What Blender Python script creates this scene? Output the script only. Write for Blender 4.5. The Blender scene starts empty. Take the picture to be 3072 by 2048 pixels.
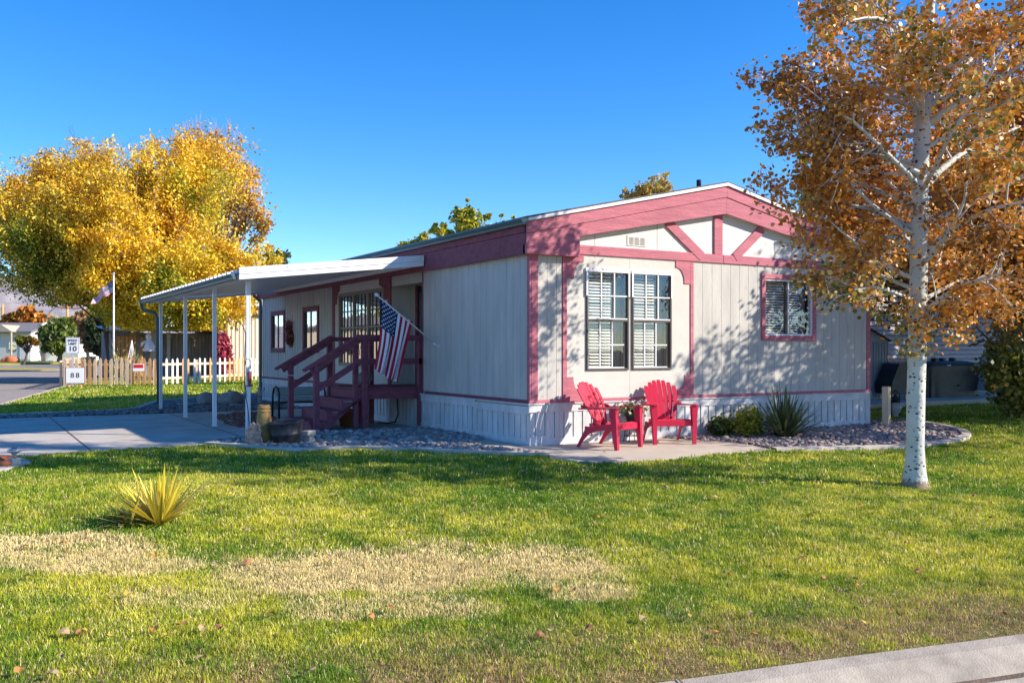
import bpy, bmesh, math, random
import numpy as np
from mathutils import Matrix, Vector
random.seed(7); rng = np.random.default_rng(11)
PI = math.pi
S = bpy.context.scene
COL = S.collection
# ---------------------------------------------------------------- camera, sky, sun, exposure
CX, CY, CZ = -7.02, -11.39, 1.40
AZ = math.radians(30.53); SA, CA = math.sin(AZ), math.cos(AZ)
FPX = 2781.0; PX0, PY0 = 1536.0, 1048.0
cd = bpy.data.cameras.new('camera'); cam = bpy.data.objects.new('camera', cd); COL.objects.link(cam)
cam.location = (CX, CY, CZ); cam.rotation_euler = (PI/2, 0, -AZ)
cd.sensor_width = 36; cd.lens = 36*FPX/3072; cd.shift_y = 24/3072; cd.clip_start = .1; cd.clip_end = 20000
S.camera = cam
SUN_EL = math.radians(30.0); SUN_AZ = math.radians(129.9)
w = bpy.data.worlds.new('World'); S.world = w; w.use_nodes = True
nt = w.node_tree; bg = nt.nodes['Background']
sk = nt.nodes.new('ShaderNodeTexSky'); sk.sky_type = 'NISHITA'; sk.sun_disc = False
sk.sun_elevation = SUN_EL; sk.sun_rotation = SUN_AZ; sk.altitude = 2200; sk.air_density = 1.1; sk.dust_density = .05; sk.ozone_density = 4.0
hs_ = nt.nodes.new('ShaderNodeHueSaturation'); hs_.inputs['Saturation'].default_value = 1.31; hs_.inputs['Hue'].default_value = .507; hs_.inputs['Value'].default_value = 1.0
nt.links.new(sk.outputs[0], hs_.inputs['Color']); nt.links.new(hs_.outputs[0], bg.inputs[0]); bg.inputs[1].default_value = .15
sd = bpy.data.lights.new('sun', 'SUN'); so = bpy.data.objects.new('sun', sd); COL.objects.link(so)
sd.energy = 4.8; sd.angle = math.radians(.53); sd.color = (1, .91, .79)
sv = Vector((math.sin(SUN_AZ)*math.cos(SUN_EL), math.cos(SUN_AZ)*math.cos(SUN_EL), math.sin(SUN_EL)))
so.rotation_euler = sv.to_track_quat('Z', 'Y').to_euler(); so.location = (0, 0, 40)
S.view_settings.view_transform = 'Standard'; S.view_settings.look = 'None'
S.view_settings.exposure = .77; S.view_settings.gamma = 1
S.render.engine = 'CYCLES'
S.cycles.max_bounces = 6; S.cycles.transparent_max_bounces = 8

# ---------------------------------------------------------------- surveying: a sight line from the camera onto a plane of the place
def ray(px, py):
    r = (px-PX0)/FPX; u = (PY0-py)/FPX
    return (SA+r*CA, CA-r*SA, u)
def on_y(px, py, Y=0.0):
    d = ray(px, py); t = (Y-CY)/d[1]; return (CX+t*d[0], CZ+t*d[2])
def on_x(px, py, X=0.0):
    d = ray(px, py); t = (X-CX)/d[0]; return (CY+t*d[1], CZ+t*d[2])
def at(px, py, D):
    d = ray(px, py); return Vector((CX+D*d[0], CY+D*d[1], CZ+D*d[2]))
def gz(x, y):
    t = np.clip((-1.0-np.asarray(y, dtype=float)), 0, 7.0)
    return -0.046*t*np.clip(t/1.5, 0, 1)
def gnd(px, py):
    z = 0.0
    for i in range(12):
        d = ray(px, py); t = (z-CZ)/d[2]; x, y = CX+t*d[0], CY+t*d[1]; z = float(gz(x, y))
    return Vector((x, y, z))

# ---------------------------------------------------------------- noise
_tab = rng.random((256, 256))
def vnoise(x, y, s=1.0):
    x = np.asarray(x)*s+71.3; y = np.asarray(y)*s+13.7
    xi = np.floor(x).astype(int); yi = np.floor(y).astype(int); fx = x-xi; fy = y-yi
    fx = fx*fx*(3-2*fx); fy = fy*fy*(3-2*fy)
    g = lambda a, b: _tab[a & 255, b & 255]
    return (g(xi, yi)*(1-fx)+g(xi+1, yi)*fx)*(1-fy)+(g(xi, yi+1)*(1-fx)+g(xi+1, yi+1)*fx)*fy
def fbm(x, y, s=1.0):
    return (vnoise(x, y, s)+.5*vnoise(x, y, s*2.1)+.25*vnoise(x, y, s*4.3))/1.75

# ---------------------------------------------------------------- materials
def mat(name, col, rough=.7, var=.12, scale=3.0, bump=0.0, bscale=40, metal=0, spec=.3, stretch=(1, 1, 1), col2=None, detail=6):
    m = bpy.data.materials.new(name); m.use_nodes = True; n = m.node_tree.nodes; l = m.node_tree.links
    p = n['Principled BSDF']; p.inputs['Roughness'].default_value = rough; p.inputs['Metallic'].default_value = metal
    p.inputs['Specular IOR Level'].default_value = spec
    tc = n.new('ShaderNodeTexCoord'); mp = n.new('ShaderNodeMapping'); mp.inputs['Scale'].default_value = stretch
    l.new(tc.outputs['Object'], mp.inputs[0])
    nz = n.new('ShaderNodeTexNoise'); nz.inputs['Scale'].default_value = scale; nz.inputs['Detail'].default_value = detail; nz.inputs['Roughness'].default_value = .65
    l.new(mp.outputs[0], nz.inputs['Vector'])
    cr = n.new('ShaderNodeValToRGB'); cr.color_ramp.elements[0].position = .3; cr.color_ramp.elements[1].position = .7
    c2 = col2 if col2 else tuple(min(1, c*(1+var)) for c in col)
    c1 = col if col2 else tuple(c*(1-var) for c in col)
    cr.color_ramp.elements[0].color = (*c1, 1); cr.color_ramp.elements[1].color = (*c2, 1)
    l.new(nz.outputs[0], cr.inputs[0]); l.new(cr.outputs[0], p.inputs['Base Color'])
    if bump:
        nb = n.new('ShaderNodeTexNoise'); nb.inputs['Scale'].default_value = bscale; nb.inputs['Detail'].default_value = 4
        l.new(mp.outputs[0], nb.inputs['Vector'])
        b = n.new('ShaderNodeBump'); b.inputs['Strength'].default_value = bump; b.inputs['Distance'].default_value = .02
        l.new(nb.outputs[0], b.inputs['Height']); l.new(b.outputs[0], p.inputs['Normal'])
    return m
def attr_mat(name, rough=.6, trans=0.0, spec=.3, bump=0):
    m = bpy.data.materials.new(name); m.use_nodes = True; n = m.node_tree.nodes; l = m.node_tree.links
    p = n['Principled BSDF']; p.inputs['Roughness'].default_value = rough; p.inputs['Specular IOR Level'].default_value = spec
    a = n.new('ShaderNodeAttribute'); a.attribute_name = 'Col'
    l.new(a.outputs['Color'], p.inputs['Base Color'])
    if bump:
        tc = n.new('ShaderNodeTexCoord'); nb = n.new('ShaderNodeTexNoise'); nb.inputs['Scale'].default_value = 60
        l.new(tc.outputs['Object'], nb.inputs['Vector']); b = n.new('ShaderNodeBump'); b.inputs['Strength'].default_value = bump; b.inputs['Distance'].default_value = .01
        l.new(nb.outputs[0], b.inputs['Height']); l.new(b.outputs[0], p.inputs['Normal'])
    if trans > 0:
        t = n.new('ShaderNodeBsdfTranslucent'); l.new(a.outputs['Color'], t.inputs['Color'])
        mx = n.new('ShaderNodeMixShader'); mx.inputs[0].default_value = trans
        l.new(p.outputs[0], mx.inputs[1]); l.new(t.outputs[0], mx.inputs[2]); l.new(mx.outputs[0], n['Material Output'].inputs[0])
    return m
def glass_mat(name, tint, refl):
    m = bpy.data.materials.new(name); m.use_nodes = True; n = m.node_tree.nodes; l = m.node_tree.links
    n.remove(n['Principled BSDF'])
    t = n.new('ShaderNodeBsdfTransparent'); t.inputs[0].default_value = (*tint, 1)
    g = n.new('ShaderNodeBsdfGlossy'); g.inputs['Roughness'].default_value = .015; g.inputs[0].default_value = (.95, .97, 1, 1)
    lw = n.new('ShaderNodeLayerWeight'); lw.inputs[0].default_value = .5
    fr = n.new('ShaderNodeMath'); fr.operation = 'POWER'; fr.inputs[1].default_value = 4.0; l.new(lw.outputs['Facing'], fr.inputs[0])
    ad = n.new('ShaderNodeMath'); ad.operation = 'MULTIPLY_ADD'; ad.inputs[1].default_value = .85; ad.inputs[2].default_value = refl; ad.use_clamp = True
    tc = n.new('ShaderNodeTexCoord'); nz = n.new('ShaderNodeTexNoise'); nz.inputs['Scale'].default_value = 2.2
    bp = n.new('ShaderNodeBump'); bp.inputs['Strength'].default_value = .05; bp.inputs['Distance'].default_value = .05
    l.new(tc.outputs['Object'], nz.inputs['Vector']); l.new(nz.outputs[0], bp.inputs['Height']); l.new(bp.outputs[0], g.inputs['Normal'])
    mx = n.new('ShaderNodeMixShader'); l.new(fr.outputs[0], ad.inputs[0]); l.new(ad.outputs[0], mx.inputs[0])
    l.new(t.outputs[0], mx.inputs[1]); l.new(g.outputs[0], mx.inputs[2]); l.new(mx.outputs[0], n['Material Output'].inputs[0])
    return m
MT = {}
MT['siding'] = mat('siding_paint', (.51, .485, .44), .75, .13, 4, .25, 60, stretch=(1, 1, .25))
MT['siding_side'] = MT['siding']
MT['stucco'] = mat('panel_paint', (.60, .57, .51), .8, .05, 3, .3, 90)
MT['gable'] = mat('gable_paint', (.68, .66, .61), .8, .05, 3, .3, 60)
MT['pink'] = mat('pink_stained_trim', (.49, .155, .195), .7, .22, 6, .5, 50, stretch=(.25, .25, 2.5))
MT['deckpaint'] = mat('deck_paint', (.235, .066, .088), .7, .28, 7, .4, 50, stretch=(1, 1, 1.5))
MT['skirt'] = mat('skirt_paint', (.60, .60, .60), .7, .18, 5, .3, 50, stretch=(1, 1, .3))
MT['white'] = mat('white_painted_metal', (.78, .78, .77), .4, .04, 3)
MT['whitewood'] = mat('white_painted_wood', (.74, .71, .62), .7, .08, 8)
MT['gutter'] = mat('green_grey_gutter', (.09, .145, .15), .45, .1, 4)
MT['shingle'] = mat('roof_shingle', (.13, .125, .12), .9, .25, 20, .5, 60)
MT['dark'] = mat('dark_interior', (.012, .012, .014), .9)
MT['brown_frame'] = mat('bronze_window_frame', (.10, .085, .075), .5)
MT['tanframe'] = mat('tan_window_frame', (.26, .22, .16), .5)
MT['blind'] = mat('blind_slats', (.80, .77, .66), .6, .05)
MT['glass'] = glass_mat('window_glass', (.95, .96, .97), .05)
MT['mirrorglass'] = glass_mat('reflective_window_glass', (.35, .36, .38), .38)
MT['concrete'] = mat('concrete', (.52, .46, .385), .85, .22, 1.6, .25, 70)
MT['patio'] = mat('patio_concrete', (.50, .43, .34), .85, .10, 2.0, .2, 80)
MT['kerb'] = mat('kerb_concrete', (.37, .315, .25), .9, .28, 5, .35, 90)
MT['asphalt'] = mat('asphalt', (.28, .235, .205), .95, .2, 8, .6, 120, col2=(.38, .325, .285))
MT['turf'] = mat('turf_thatch', (.10, .105, .025), .95, .3, 12, .5, 60, col2=(.19, .17, .05))
MT['soil'] = mat('soil', (.14, .10, .07), .95, .3, 8, .5, 60)
MT['dryground'] = mat('dry_ground', (.20, .17, .09), .95, .25, .8, .3, 20)
MT['bark'] = mat('brown_bark', (.13, .095, .07), .9, .3, 12, .6, 30, stretch=(1, 1, .3))
MT['palebark'] = mat('pale_bark', (.46, .33, .26), .9, .2, 12, .5, 30, stretch=(1, 1, .3))
MT['leaf'] = attr_mat('leaves', .45, .27, .4)
MT['grass'] = attr_mat('grass_blades', .55, .30, .25)
MT['stone'] = attr_mat('river_stones', .75, 0, .3, .3)
MT['wood'] = mat('raw_fence_wood', (.62, .33, .14), .85, .2, 6, .3, 50, stretch=(1, 1, .3))
MT['palewood'] = mat('weathered_pale_wood', (.74, .54, .35), .85, .15, 6, .3, 50, stretch=(1, 1, .3))
MT['greywood'] = mat('weathered_grey_boards', (.27, .26, .26), .9, .25, 4, .3, 50, stretch=(1, 1, .3))
MT['blackmetal'] = mat('black_iron', (.02, .02, .022), .45, .1, 5, metal=.3)
MT['blackcloth'] = mat('black_vinyl', (.040, .041, .047), .42, .3, 4, .3, 12)
MT['red'] = mat('red_resin', (.56, .012, .052), .42, .05, 4, .05, 30, spec=.4)
MT['flagwhite'] = mat('flag_white', (.75, .75, .77), .8, .03)
MT['flagred'] = mat('flag_red', (.42, .012, .03), .8, .05)
MT['flagblue'] = mat('flag_blue', (.012, .03, .10), .8, .05)
MT['boulder'] = mat('boulder_stone', (.28, .26, .25), .9, .3, 5, .6, 25)
MT['clay'] = mat('ochre_clay', (.42, .25, .09), .9, .25, 12, .5, 30)
MT['terracotta'] = mat('terracotta', (.38, .12, .05), .8, .15, 6)
MT['barrel'] = mat('black_plastic_barrel', (.05, .05, .055), .5, .5, 6, .3, 20, stretch=(3, 3, .6))
MT['neigh'] = mat('blue_grey_lap_siding', (.68, .65, .70), .7, .06, 3)
MT['shedmetal'] = mat('pale_blue_metal', (.40, .46, .52), .5, .05, 3)
MT['tan'] = mat('tan_corrugated_metal', (.70, .60, .45), .6, .06, 3)
MT['brownfascia'] = mat('brown_fascia', (.26, .15, .09), .8, .2, 8)
MT['rust'] = mat('rusty_metal', (.36, .12, .05), .8, .35, 6)
MT['signwhite'] = mat('sign_white', (.80, .80, .80), .5, .02)
MT['signblack'] = mat('sign_black', (.015, .015, .015), .6, 0)
MT['signred'] = mat('sign_red', (.65, .012, .012), .5, 0)
MT['greyroof'] = mat('grey_roof', (.20, .18, .18), .9, .15, 3)
MT['houseshell'] = mat('cream_house_wall', (.68, .68, .64), .8, .06, 2)
MT['beige'] = mat('beige_house_wall', (.52, .42, .30), .8, .08, 2)
MT['mountain'] = mat('mountain_rock', (.20, .19, .22), .95, .2, .004, .0, 1, col2=(.40, .34, .31))
MT['grille'] = mat('vent_metal', (.55, .53, .49), .6)
MT['cushion'] = mat('pale_cushion', (.35, .42, .42), .8)
MT['tin'] = mat('galvanised_pole', (.50, .50, .50), .45, .1, 4, metal=.6)
MT['globe'] = mat('lamp_globe', (.50, .55, .56), .2, .05)
MT['poststone'] = mat('cast_stone', (.48, .44, .38), .9, .15, 8, .4, 50)
MT['redrock'] = mat('orange_red_rock', (.55, .16, .07), .9, .25, 8, .5, 30)
def birch_mat():
    m = bpy.data.materials.new('white_aspen_bark'); m.use_nodes = True; n = m.node_tree.nodes; l = m.node_tree.links
    p = n['Principled BSDF']; p.inputs['Roughness'].default_value = .75
    tc = n.new('ShaderNodeTexCoord')
    mp = n.new('ShaderNodeMapping'); mp.inputs['Scale'].default_value = (14, 14, 22); l.new(tc.outputs['Object'], mp.inputs[0])
    v = n.new('ShaderNodeTexVoronoi'); v.inputs['Scale'].default_value = 1.0; v.inputs['Randomness'].default_value = 1; l.new(mp.outputs[0], v.inputs['Vector'])
    nz = n.new('ShaderNodeTexNoise'); nz.inputs['Scale'].default_value = 22; nz.inputs['Detail'].default_value = 3; l.new(tc.outputs['Object'], nz.inputs['Vector'])
    ad = n.new('ShaderNodeMath'); ad.operation = 'MULTIPLY_ADD'; ad.inputs[1].default_value = .55; l.new(nz.outputs[0], ad.inputs[0]); l.new(v.outputs['Distance'], ad.inputs[2])
    cr = n.new('ShaderNodeValToRGB'); cr.color_ramp.elements[0].position = .46; cr.color_ramp.elements[0].color = (.035, .03, .028, 1)
    cr.color_ramp.elements[1].position = .50; cr.color_ramp.elements[1].color = (.60, .59, .54, 1); l.new(ad.outputs[0], cr.inputs[0])
    # rough brown foot of the trunk
    sx = n.new('ShaderNodeSeparateXYZ'); l.new(tc.outputs['Object'], sx.inputs[0])
    n2 = n.new('ShaderNodeTexNoise'); n2.inputs['Scale'].default_value = 30; l.new(tc.outputs['Object'], n2.inputs['Vector'])
    a2 = n.new('ShaderNodeMath'); a2.operation = 'MULTIPLY_ADD'; a2.inputs[1].default_value = -.12; l.new(n2.outputs[0], a2.inputs[0]); l.new(sx.outputs[2], a2.inputs[2])
    r2 = n.new('ShaderNodeValToRGB'); r2.color_ramp.elements[0].position = .0; r2.color_ramp.elements[0].color = (1, 1, 1, 1); r2.color_ramp.elements[1].position = .02; r2.color_ramp.elements[1].color = (0, 0, 0, 1)
    l.new(a2.outputs[0], r2.inputs[0])
    mx = n.new('ShaderNodeMix'); mx.data_type = 'RGBA'; l.new(r2.outputs[0], mx.inputs[0]); l.new(cr.outputs[0], mx.inputs[6]); mx.inputs[7].default_value = (.26, .19, .13, 1)
    m4 = n.new('ShaderNodeMapping'); m4.inputs['Scale'].default_value = (6, 6, 13); l.new(tc.outputs['Object'], m4.inputs[0])
    v2 = n.new('ShaderNodeTexVoronoi'); v2.inputs['Scale'].default_value = 1.0; l.new(m4.outputs[0], v2.inputs['Vector'])
    n5 = n.new('ShaderNodeTexNoise'); n5.inputs['Scale'].default_value = 30; n5.inputs['Detail'].default_value = 5; l.new(tc.outputs['Object'], n5.inputs['Vector'])
    a5 = n.new('ShaderNodeMath'); a5.operation = 'MULTIPLY_ADD'; a5.inputs[1].default_value = .7; l.new(n5.outputs[0], a5.inputs[0]); l.new(v2.outputs['Distance'], a5.inputs[2])
    r5 = n.new('ShaderNodeValToRGB'); r5.color_ramp.elements[0].position = .44; r5.color_ramp.elements[0].color = (.12, .10, .08, 1); r5.color_ramp.elements[1].position = .50; r5.color_ramp.elements[1].color = (1, 1, 1, 1); l.new(a5.outputs[0], r5.inputs[0])
    n6 = n.new('ShaderNodeTexNoise'); n6.inputs['Scale'].default_value = 3.0; l.new(tc.outputs['Object'], n6.inputs['Vector'])
    r6 = n.new('ShaderNodeValToRGB'); r6.color_ramp.elements[0].position = .35; r6.color_ramp.elements[0].color = (.78, .82, .80, 1); r6.color_ramp.elements[1].position = .65; r6.color_ramp.elements[1].color = (1, .98, .93, 1); l.new(n6.outputs[0], r6.inputs[0])
    k5 = n.new('ShaderNodeMix'); k5.data_type = 'RGBA'; k5.blend_type = 'MULTIPLY'; k5.inputs[0].default_value = 1; l.new(mx.outputs[2], k5.inputs[6]); l.new(r5.outputs[0], k5.inputs[7])
    k6 = n.new('ShaderNodeMix'); k6.data_type = 'RGBA'; k6.blend_type = 'MULTIPLY'; k6.inputs[0].default_value = 1; l.new(k5.outputs[2], k6.inputs[6]); l.new(r6.outputs[0], k6.inputs[7])
    l.new(k6.outputs[2], p.inputs['Base Color'])
    b = n.new('ShaderNodeBump'); b.inputs['Strength'].default_value = .5; b.inputs['Distance'].default_value = .01; l.new(ad.outputs[0], b.inputs['Height']); l.new(b.outputs[0], p.inputs['Normal'])
    return m
MT['aspen'] = birch_mat()

# ---------------------------------------------------------------- objects
RM = {}
def tag(o, label=None, cat=None, group=None, kind=None):
    if label: o['label'] = label
    if cat: o['category'] = cat
    if group: o['group'] = group
    if kind: o['kind'] = kind
    return o
def thing(name, label, cat, loc=(0, 0, 0), rz=0.0, group=None, local=False):
    o = bpy.data.objects.new(name, None); COL.objects.link(o); o.empty_display_size = .2
    o.location = loc; o.rotation_euler = (0, 0, rz); tag(o, label, cat, group)
    RM[o] = Matrix.Identity(4) if local else (Matrix.Translation(Vector(loc)) @ Matrix.Rotation(rz, 4, 'Z')).inverted()
    return o
class MB:
    def __init__(s): s.v = []; s.f = []; s.mi = []; s.M = None; s.sm = []
    def add(s, vs, fs, mi=0, smooth=False):
        k = len(s.v)
        for p in vs:
            p = Vector(p); s.v.append(s.M @ p if s.M else p)
        for f in fs: s.f.append([i+k for i in f]); s.mi.append(mi); s.sm.append(smooth)
        return s
    def box(s, x0, x1, y0, y1, z0, z1, mi=0, c=0.0):
        if x1 < x0: x0, x1 = x1, x0
        if y1 < y0: y0, y1 = y1, y0
        if z1 < z0: z0, z1 = z1, z0
        if c <= 0:
            vs = [(x0, y0, z0), (x1, y0, z0), (x1, y1, z0), (x0, y1, z0), (x0, y0, z1), (x1, y0, z1), (x1, y1, z1), (x0, y1, z1)]
            return s.add(vs, [(0, 3, 2, 1), (4, 5, 6, 7), (0, 1, 5, 4), (1, 2, 6, 5), (2, 3, 7, 6), (3, 0, 4, 7)], mi)
        c = min(c, (x1-x0)*.4, (y1-y0)*.4, (z1-z0)*.4)
        bm = bmesh.new(); bmesh.ops.create_cube(bm, size=1)
        for v in bm.verts:
            v.co = Vector(((x0+x1)/2+v.co.x*(x1-x0), (y0+y1)/2+v.co.y*(y1-y0), (z0+z1)/2+v.co.z*(z1-z0)))
        bmesh.ops.bevel(bm, geom=bm.edges[:], offset=c, segments=1, affect='EDGES')
        bm.verts.ensure_lookup_table(); s.add([v.co.copy() for v in bm.verts], [[v.index for v in f.verts] for f in bm.faces], mi); bm.free(); return s
    def beam(s, a, b, wd, ht, mi=0, up=(0, 0, 1)):
        a = Vector(a); b = Vector(b); d = (b-a).normalized(); up = Vector(up)
        sd_ = d.cross(up)
        if sd_.length < 1e-4: sd_ = d.cross(Vector((1, 0, 0)))
        sd_.normalize(); u = sd_.cross(d).normalized(); sd_ *= wd/2; u *= ht/2
        vs = [a-sd_-u, a+sd_-u, a+sd_+u, a-sd_+u, b-sd_-u, b+sd_-u, b+sd_+u, b-sd_+u]
        return s.add(vs, [(0, 3, 2, 1), (4, 5, 6, 7), (0, 1, 5, 4), (1, 2, 6, 5), (2, 3, 7, 6), (3, 0, 4, 7)], mi)
    def tube(s, pts, rad, n=6, mi=0, cap=True):
        pts = [Vector(p) for p in pts]
        if not hasattr(rad, '__len__'): rad = [rad]*len(pts)
        vs = []; fs = []; ref = Vector((.31, .87, .38)).normalized()
        for i, p in enumerate(pts):
            d = (pts[min(i+1, len(pts)-1)]-pts[max(i-1, 0)])
            d = d.normalized() if d.length > 1e-9 else Vector((0, 0, 1))
            a = d.cross(ref)
            if a.length < .05: a = d.cross(Vector((1, 0, 0)))
            a.normalize(); b = d.cross(a)
            for k in range(n):
                t = 2*PI*k/n; vs.append(p+(a*math.cos(t)+b*math.sin(t))*rad[i])
        for i in range(len(pts)-1):
            for k in range(n):
                fs.append((i*n+k, i*n+(k+1) % n, (i+1)*n+(k+1) % n, (i+1)*n+k))
        if cap:
            fs.append(tuple(range(n-1, -1, -1))); fs.append(tuple((len(pts)-1)*n+k for k in range(n)))
        return s.add(vs, fs, mi, True)
    def lathe(s, prof, n=24, mi=0, c=(0, 0, 0)):
        vs = []; fs = []
        for r, z in prof:
            for k in range(n):
                t = 2*PI*k/n; vs.append((c[0]+r*math.cos(t), c[1]+r*math.sin(t), c[2]+z))
        for i in range(len(prof)-1):
            for k in range(n): fs.append((i*n+k, i*n+(k+1) % n, (i+1)*n+(k+1) % n, (i+1)*n+k))
        fs.append(tuple(range(n-1, -1, -1))); fs.append(tuple((len(prof)-1)*n+k for k in range(n)))
        return s.add(vs, fs, mi, True)
    def prism(s, poly, ext, mi=0):
        """poly: list of 3-D points; ext: extrusion vector"""
        n = len(poly); e = Vector(ext); vs = [Vector(p) for p in poly]+[Vector(p)+e for p in poly]
        return s.add(vs, [tuple(range(n-1, -1, -1)), tuple(range(n, 2*n))]+[(i, (i+1) % n, n+(i+1) % n, n+i) for i in range(n)], mi)
    def blob(s, c, r, seed=0, amp=.25, mi=0, sub=3):
        bm = bmesh.new(); bmesh.ops.create_icosphere(bm, subdivisions=sub, radius=1); rr = random.Random(seed)
        ph = [rr.random()*6 for _ in range(6)]
        vs = []
        for v in bm.verts:
            p = v.co; k = 1+amp*(math.sin(p.x*2.3+ph[0])*math.cos(p.y*2.9+ph[1])+.5*math.sin(p.z*5+ph[2])*math.cos(p.x*4.4+ph[3])+.25*math.sin(p.y*9+ph[4]))
            vs.append((c[0]+p.x*k*r[0], c[1]+p.y*k*r[1], c[2]+p.z*k*r[2]))
        s.add(vs, [[v.index for v in f.verts] for f in bm.faces], mi, True); bm.free(); return s
    def build(s, name, mats, parent=None, **kw):
        me = bpy.data.meshes.new(name)
        vs = s.v
        if parent is not None:
            R = RM[parent]; vs = [R @ p for p in vs]
        me.from_pydata([tuple(p) for p in vs], [], s.f)
        if not isinstance(mats, (list, tuple)): mats = [mats]
        for m in mats: me.materials.append(m)
        me.polygons.foreach_set('material_index', s.mi); me.polygons.foreach_set('use_smooth', s.sm)
        me.update(); bm = bmesh.new(); bm.from_mesh(me); bmesh.ops.recalc_face_normals(bm, faces=bm.faces); bm.to_mesh(me); bm.free()
        o = bpy.data.objects.new(name, me); COL.objects.link(o)
        if parent is not None: o.parent = parent; RM[o] = RM[parent]
        else: RM[o] = Matrix.Identity(4)
        tag(o, **kw); return o
def np_mesh(name, V, F, col, m, parent=None, smooth=False, **kw):
    """V (n,3); F (m,k) constant polygon size; col per-vertex (n,3)"""
    me = bpy.data.meshes.new(name); V = np.asarray(V, dtype=np.float64)
    if parent is not None:
        R = np.array(RM[parent]); V = V@R[:3, :3].T+R[:3, 3]
    k = F.shape[1]
    me.vertices.add(len(V)); me.vertices.foreach_set('co', V.astype(np.float32).ravel())
    me.loops.add(F.size); me.loops.foreach_set('vertex_index', F.astype(np.int32).ravel())
    me.polygons.add(len(F)); me.polygons.foreach_set('loop_start', np.arange(0, F.size, k, dtype=np.int32))
    me.polygons.foreach_set('loop_total', np.full(len(F), k, dtype=np.int32))
    if smooth: me.polygons.foreach_set('use_smooth', np.ones(len(F), dtype=bool))
    if col is not None:
        a = me.color_attributes.new('Col', 'FLOAT_COLOR', 'POINT')
        c4 = np.ones((len(V), 4), dtype=np.float32); c4[:, :3] = col; a.data.foreach_set('color', c4.ravel())
    me.update(calc_edges=True); me.validate(); me.materials.append(m)
    o = bpy.data.objects.new(name, me); COL.objects.link(o)
    if parent is not None: o.parent = parent; RM[o] = RM[parent]
    else: RM[o] = Matrix.Identity(4)
    tag(o, **kw); return o
def leaf_geo(P, size, col, aspect=1.0, sides=4, droop=0.0, r=None):
    """P centres (n,3), size scalar or (n,), col (n,3)"""
    r = r or rng; n = len(P)
    a = r.normal(size=(n, 3)); a[:, 2] -= droop; a /= np.linalg.norm(a, axis=1)[:, None]
    b = np.cross(a, r.normal(size=(n, 3))); b /= np.linalg.norm(b, axis=1)[:, None]
    sz = (np.ones(n)*size*r.uniform(.7, 1.25, n))[:, None]*.5
    out = []
    for k in range(sides):
        t = 2*PI*k/sides; out.append(P+a*sz*math.cos(t)*aspect+b*sz*math.sin(t))
    V = np.stack(out, 1).reshape(-1, 3); F = np.arange(n*sides).reshape(n, sides)
    return V, F, np.repeat(col, sides, axis=0)
def palette(cols, wts, idx_noise):
    cols = np.array(cols); wts = np.cumsum(np.array(wts, dtype=float)/sum(wts)); i = np.searchsorted(wts, idx_noise).clip(0, len(cols)-1); return cols[i]

# ---------------------------------------------------------------- ground, roads, lawn
def street_x(y): return -9.33+.206*y
FRONT = [(-8.55, -5.4), (-7.9, -6.25), (-7.0, -6.85), (-6.0, -7.2), (-5.0, -7.44), (-4.07, -7.64), (-2.8, -7.84), (-1.48, -8.12), (1.0, -8.5), (5.0, -8.9), (12.0, -9.2), (40.0, -9.4)]
def front_y(x):
    xs = [p[0] for p in FRONT]; ys = [p[1] for p in FRONT]; return float(np.interp(x, xs, ys))
def kerb_line():
    L = [(street_x(y), y) for y in (60, 45, 30, 22, 14.7, 8, 3, 0, -3)]+[(-9.6, -4.3)]
    return L+FRONT
def graded_grid(name, xs, ys, zf, m, **kw):
    X, Y = np.meshgrid(xs, ys); Z = zf(X, Y); nx, ny = len(xs), len(ys)
    V = np.stack([X, Y, Z], -1).reshape(-1, 3); i = np.arange(nx*ny).reshape(ny, nx)
    F = np.stack([i[:-1, :-1], i[:-1, 1:], i[1:, 1:], i[1:, :-1]], -1).reshape(-1, 4)
    return np_mesh(name, V, F, None, m, smooth=True, **kw)
xs = np.unique(np.concatenate([np.linspace(-9000, -60, 24), np.linspace(-60, 60, 61), np.linspace(60, 9000, 24)]))
ys = np.unique(np.concatenate([np.linspace(-3000, -30, 8), np.linspace(-30, 80, 56), np.linspace(80, 9000, 30)]))
graded_grid('ground', xs, ys, lambda X, Y: gz(X, Y)-.30+np.where(Y > 130, .1, 0), MT['dryground'], kind='structure')
xs = np.linspace(-75, 75, 76); ys = np.concatenate([np.linspace(-40, 0, 41), np.linspace(1, 92, 46)])
graded_grid('road', xs, ys, lambda X, Y: gz(X, Y)-.13, MT['asphalt'], kind='structure')

def poly_sheet(name, pts, dz, m, thick=.25, step=.5, **kw):
    """a slab following the graded ground under its outline (x,y list)"""
    bm = bmesh.new(); vs = [bm.verts.new((x, y, 0)) for x, y in pts]; f = bm.faces.new(vs)
    bmesh.ops.triangulate(bm, faces=[f])
    ymin = min(p[1] for p in pts); ymax = max(p[1] for p in pts)
    y = max(ymin+.01, -9.5)
    while y < min(ymax, -.5):
        geom = bm.verts[:]+bm.edges[:]+bm.faces[:]; bmesh.ops.bisect_plane(bm, geom=geom, plane_co=(0, y, 0), plane_no=(0, 1, 0)); y += step
    ret = bmesh.ops.extrude_face_region(bm, geom=bm.faces[:]); nv = [g for g in ret['geom'] if isinstance(g, bmesh.types.BMVert)]; ns = set(nv)
    for v in bm.verts:
        z = float(gz(v.co.x, v.co.y))+dz
        v.co.z = z if v in ns else z-thick
    bmesh.ops.recalc_face_normals(bm, faces=bm.faces)
    me = bpy.data.meshes.new(name); bm.to_mesh(me); bm.free(); me.materials.append(m)
    o = bpy.data.objects.new(name, me); COL.objects.link(o); RM[o] = Matrix.Identity(4); tag(o, **kw); return o
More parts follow.
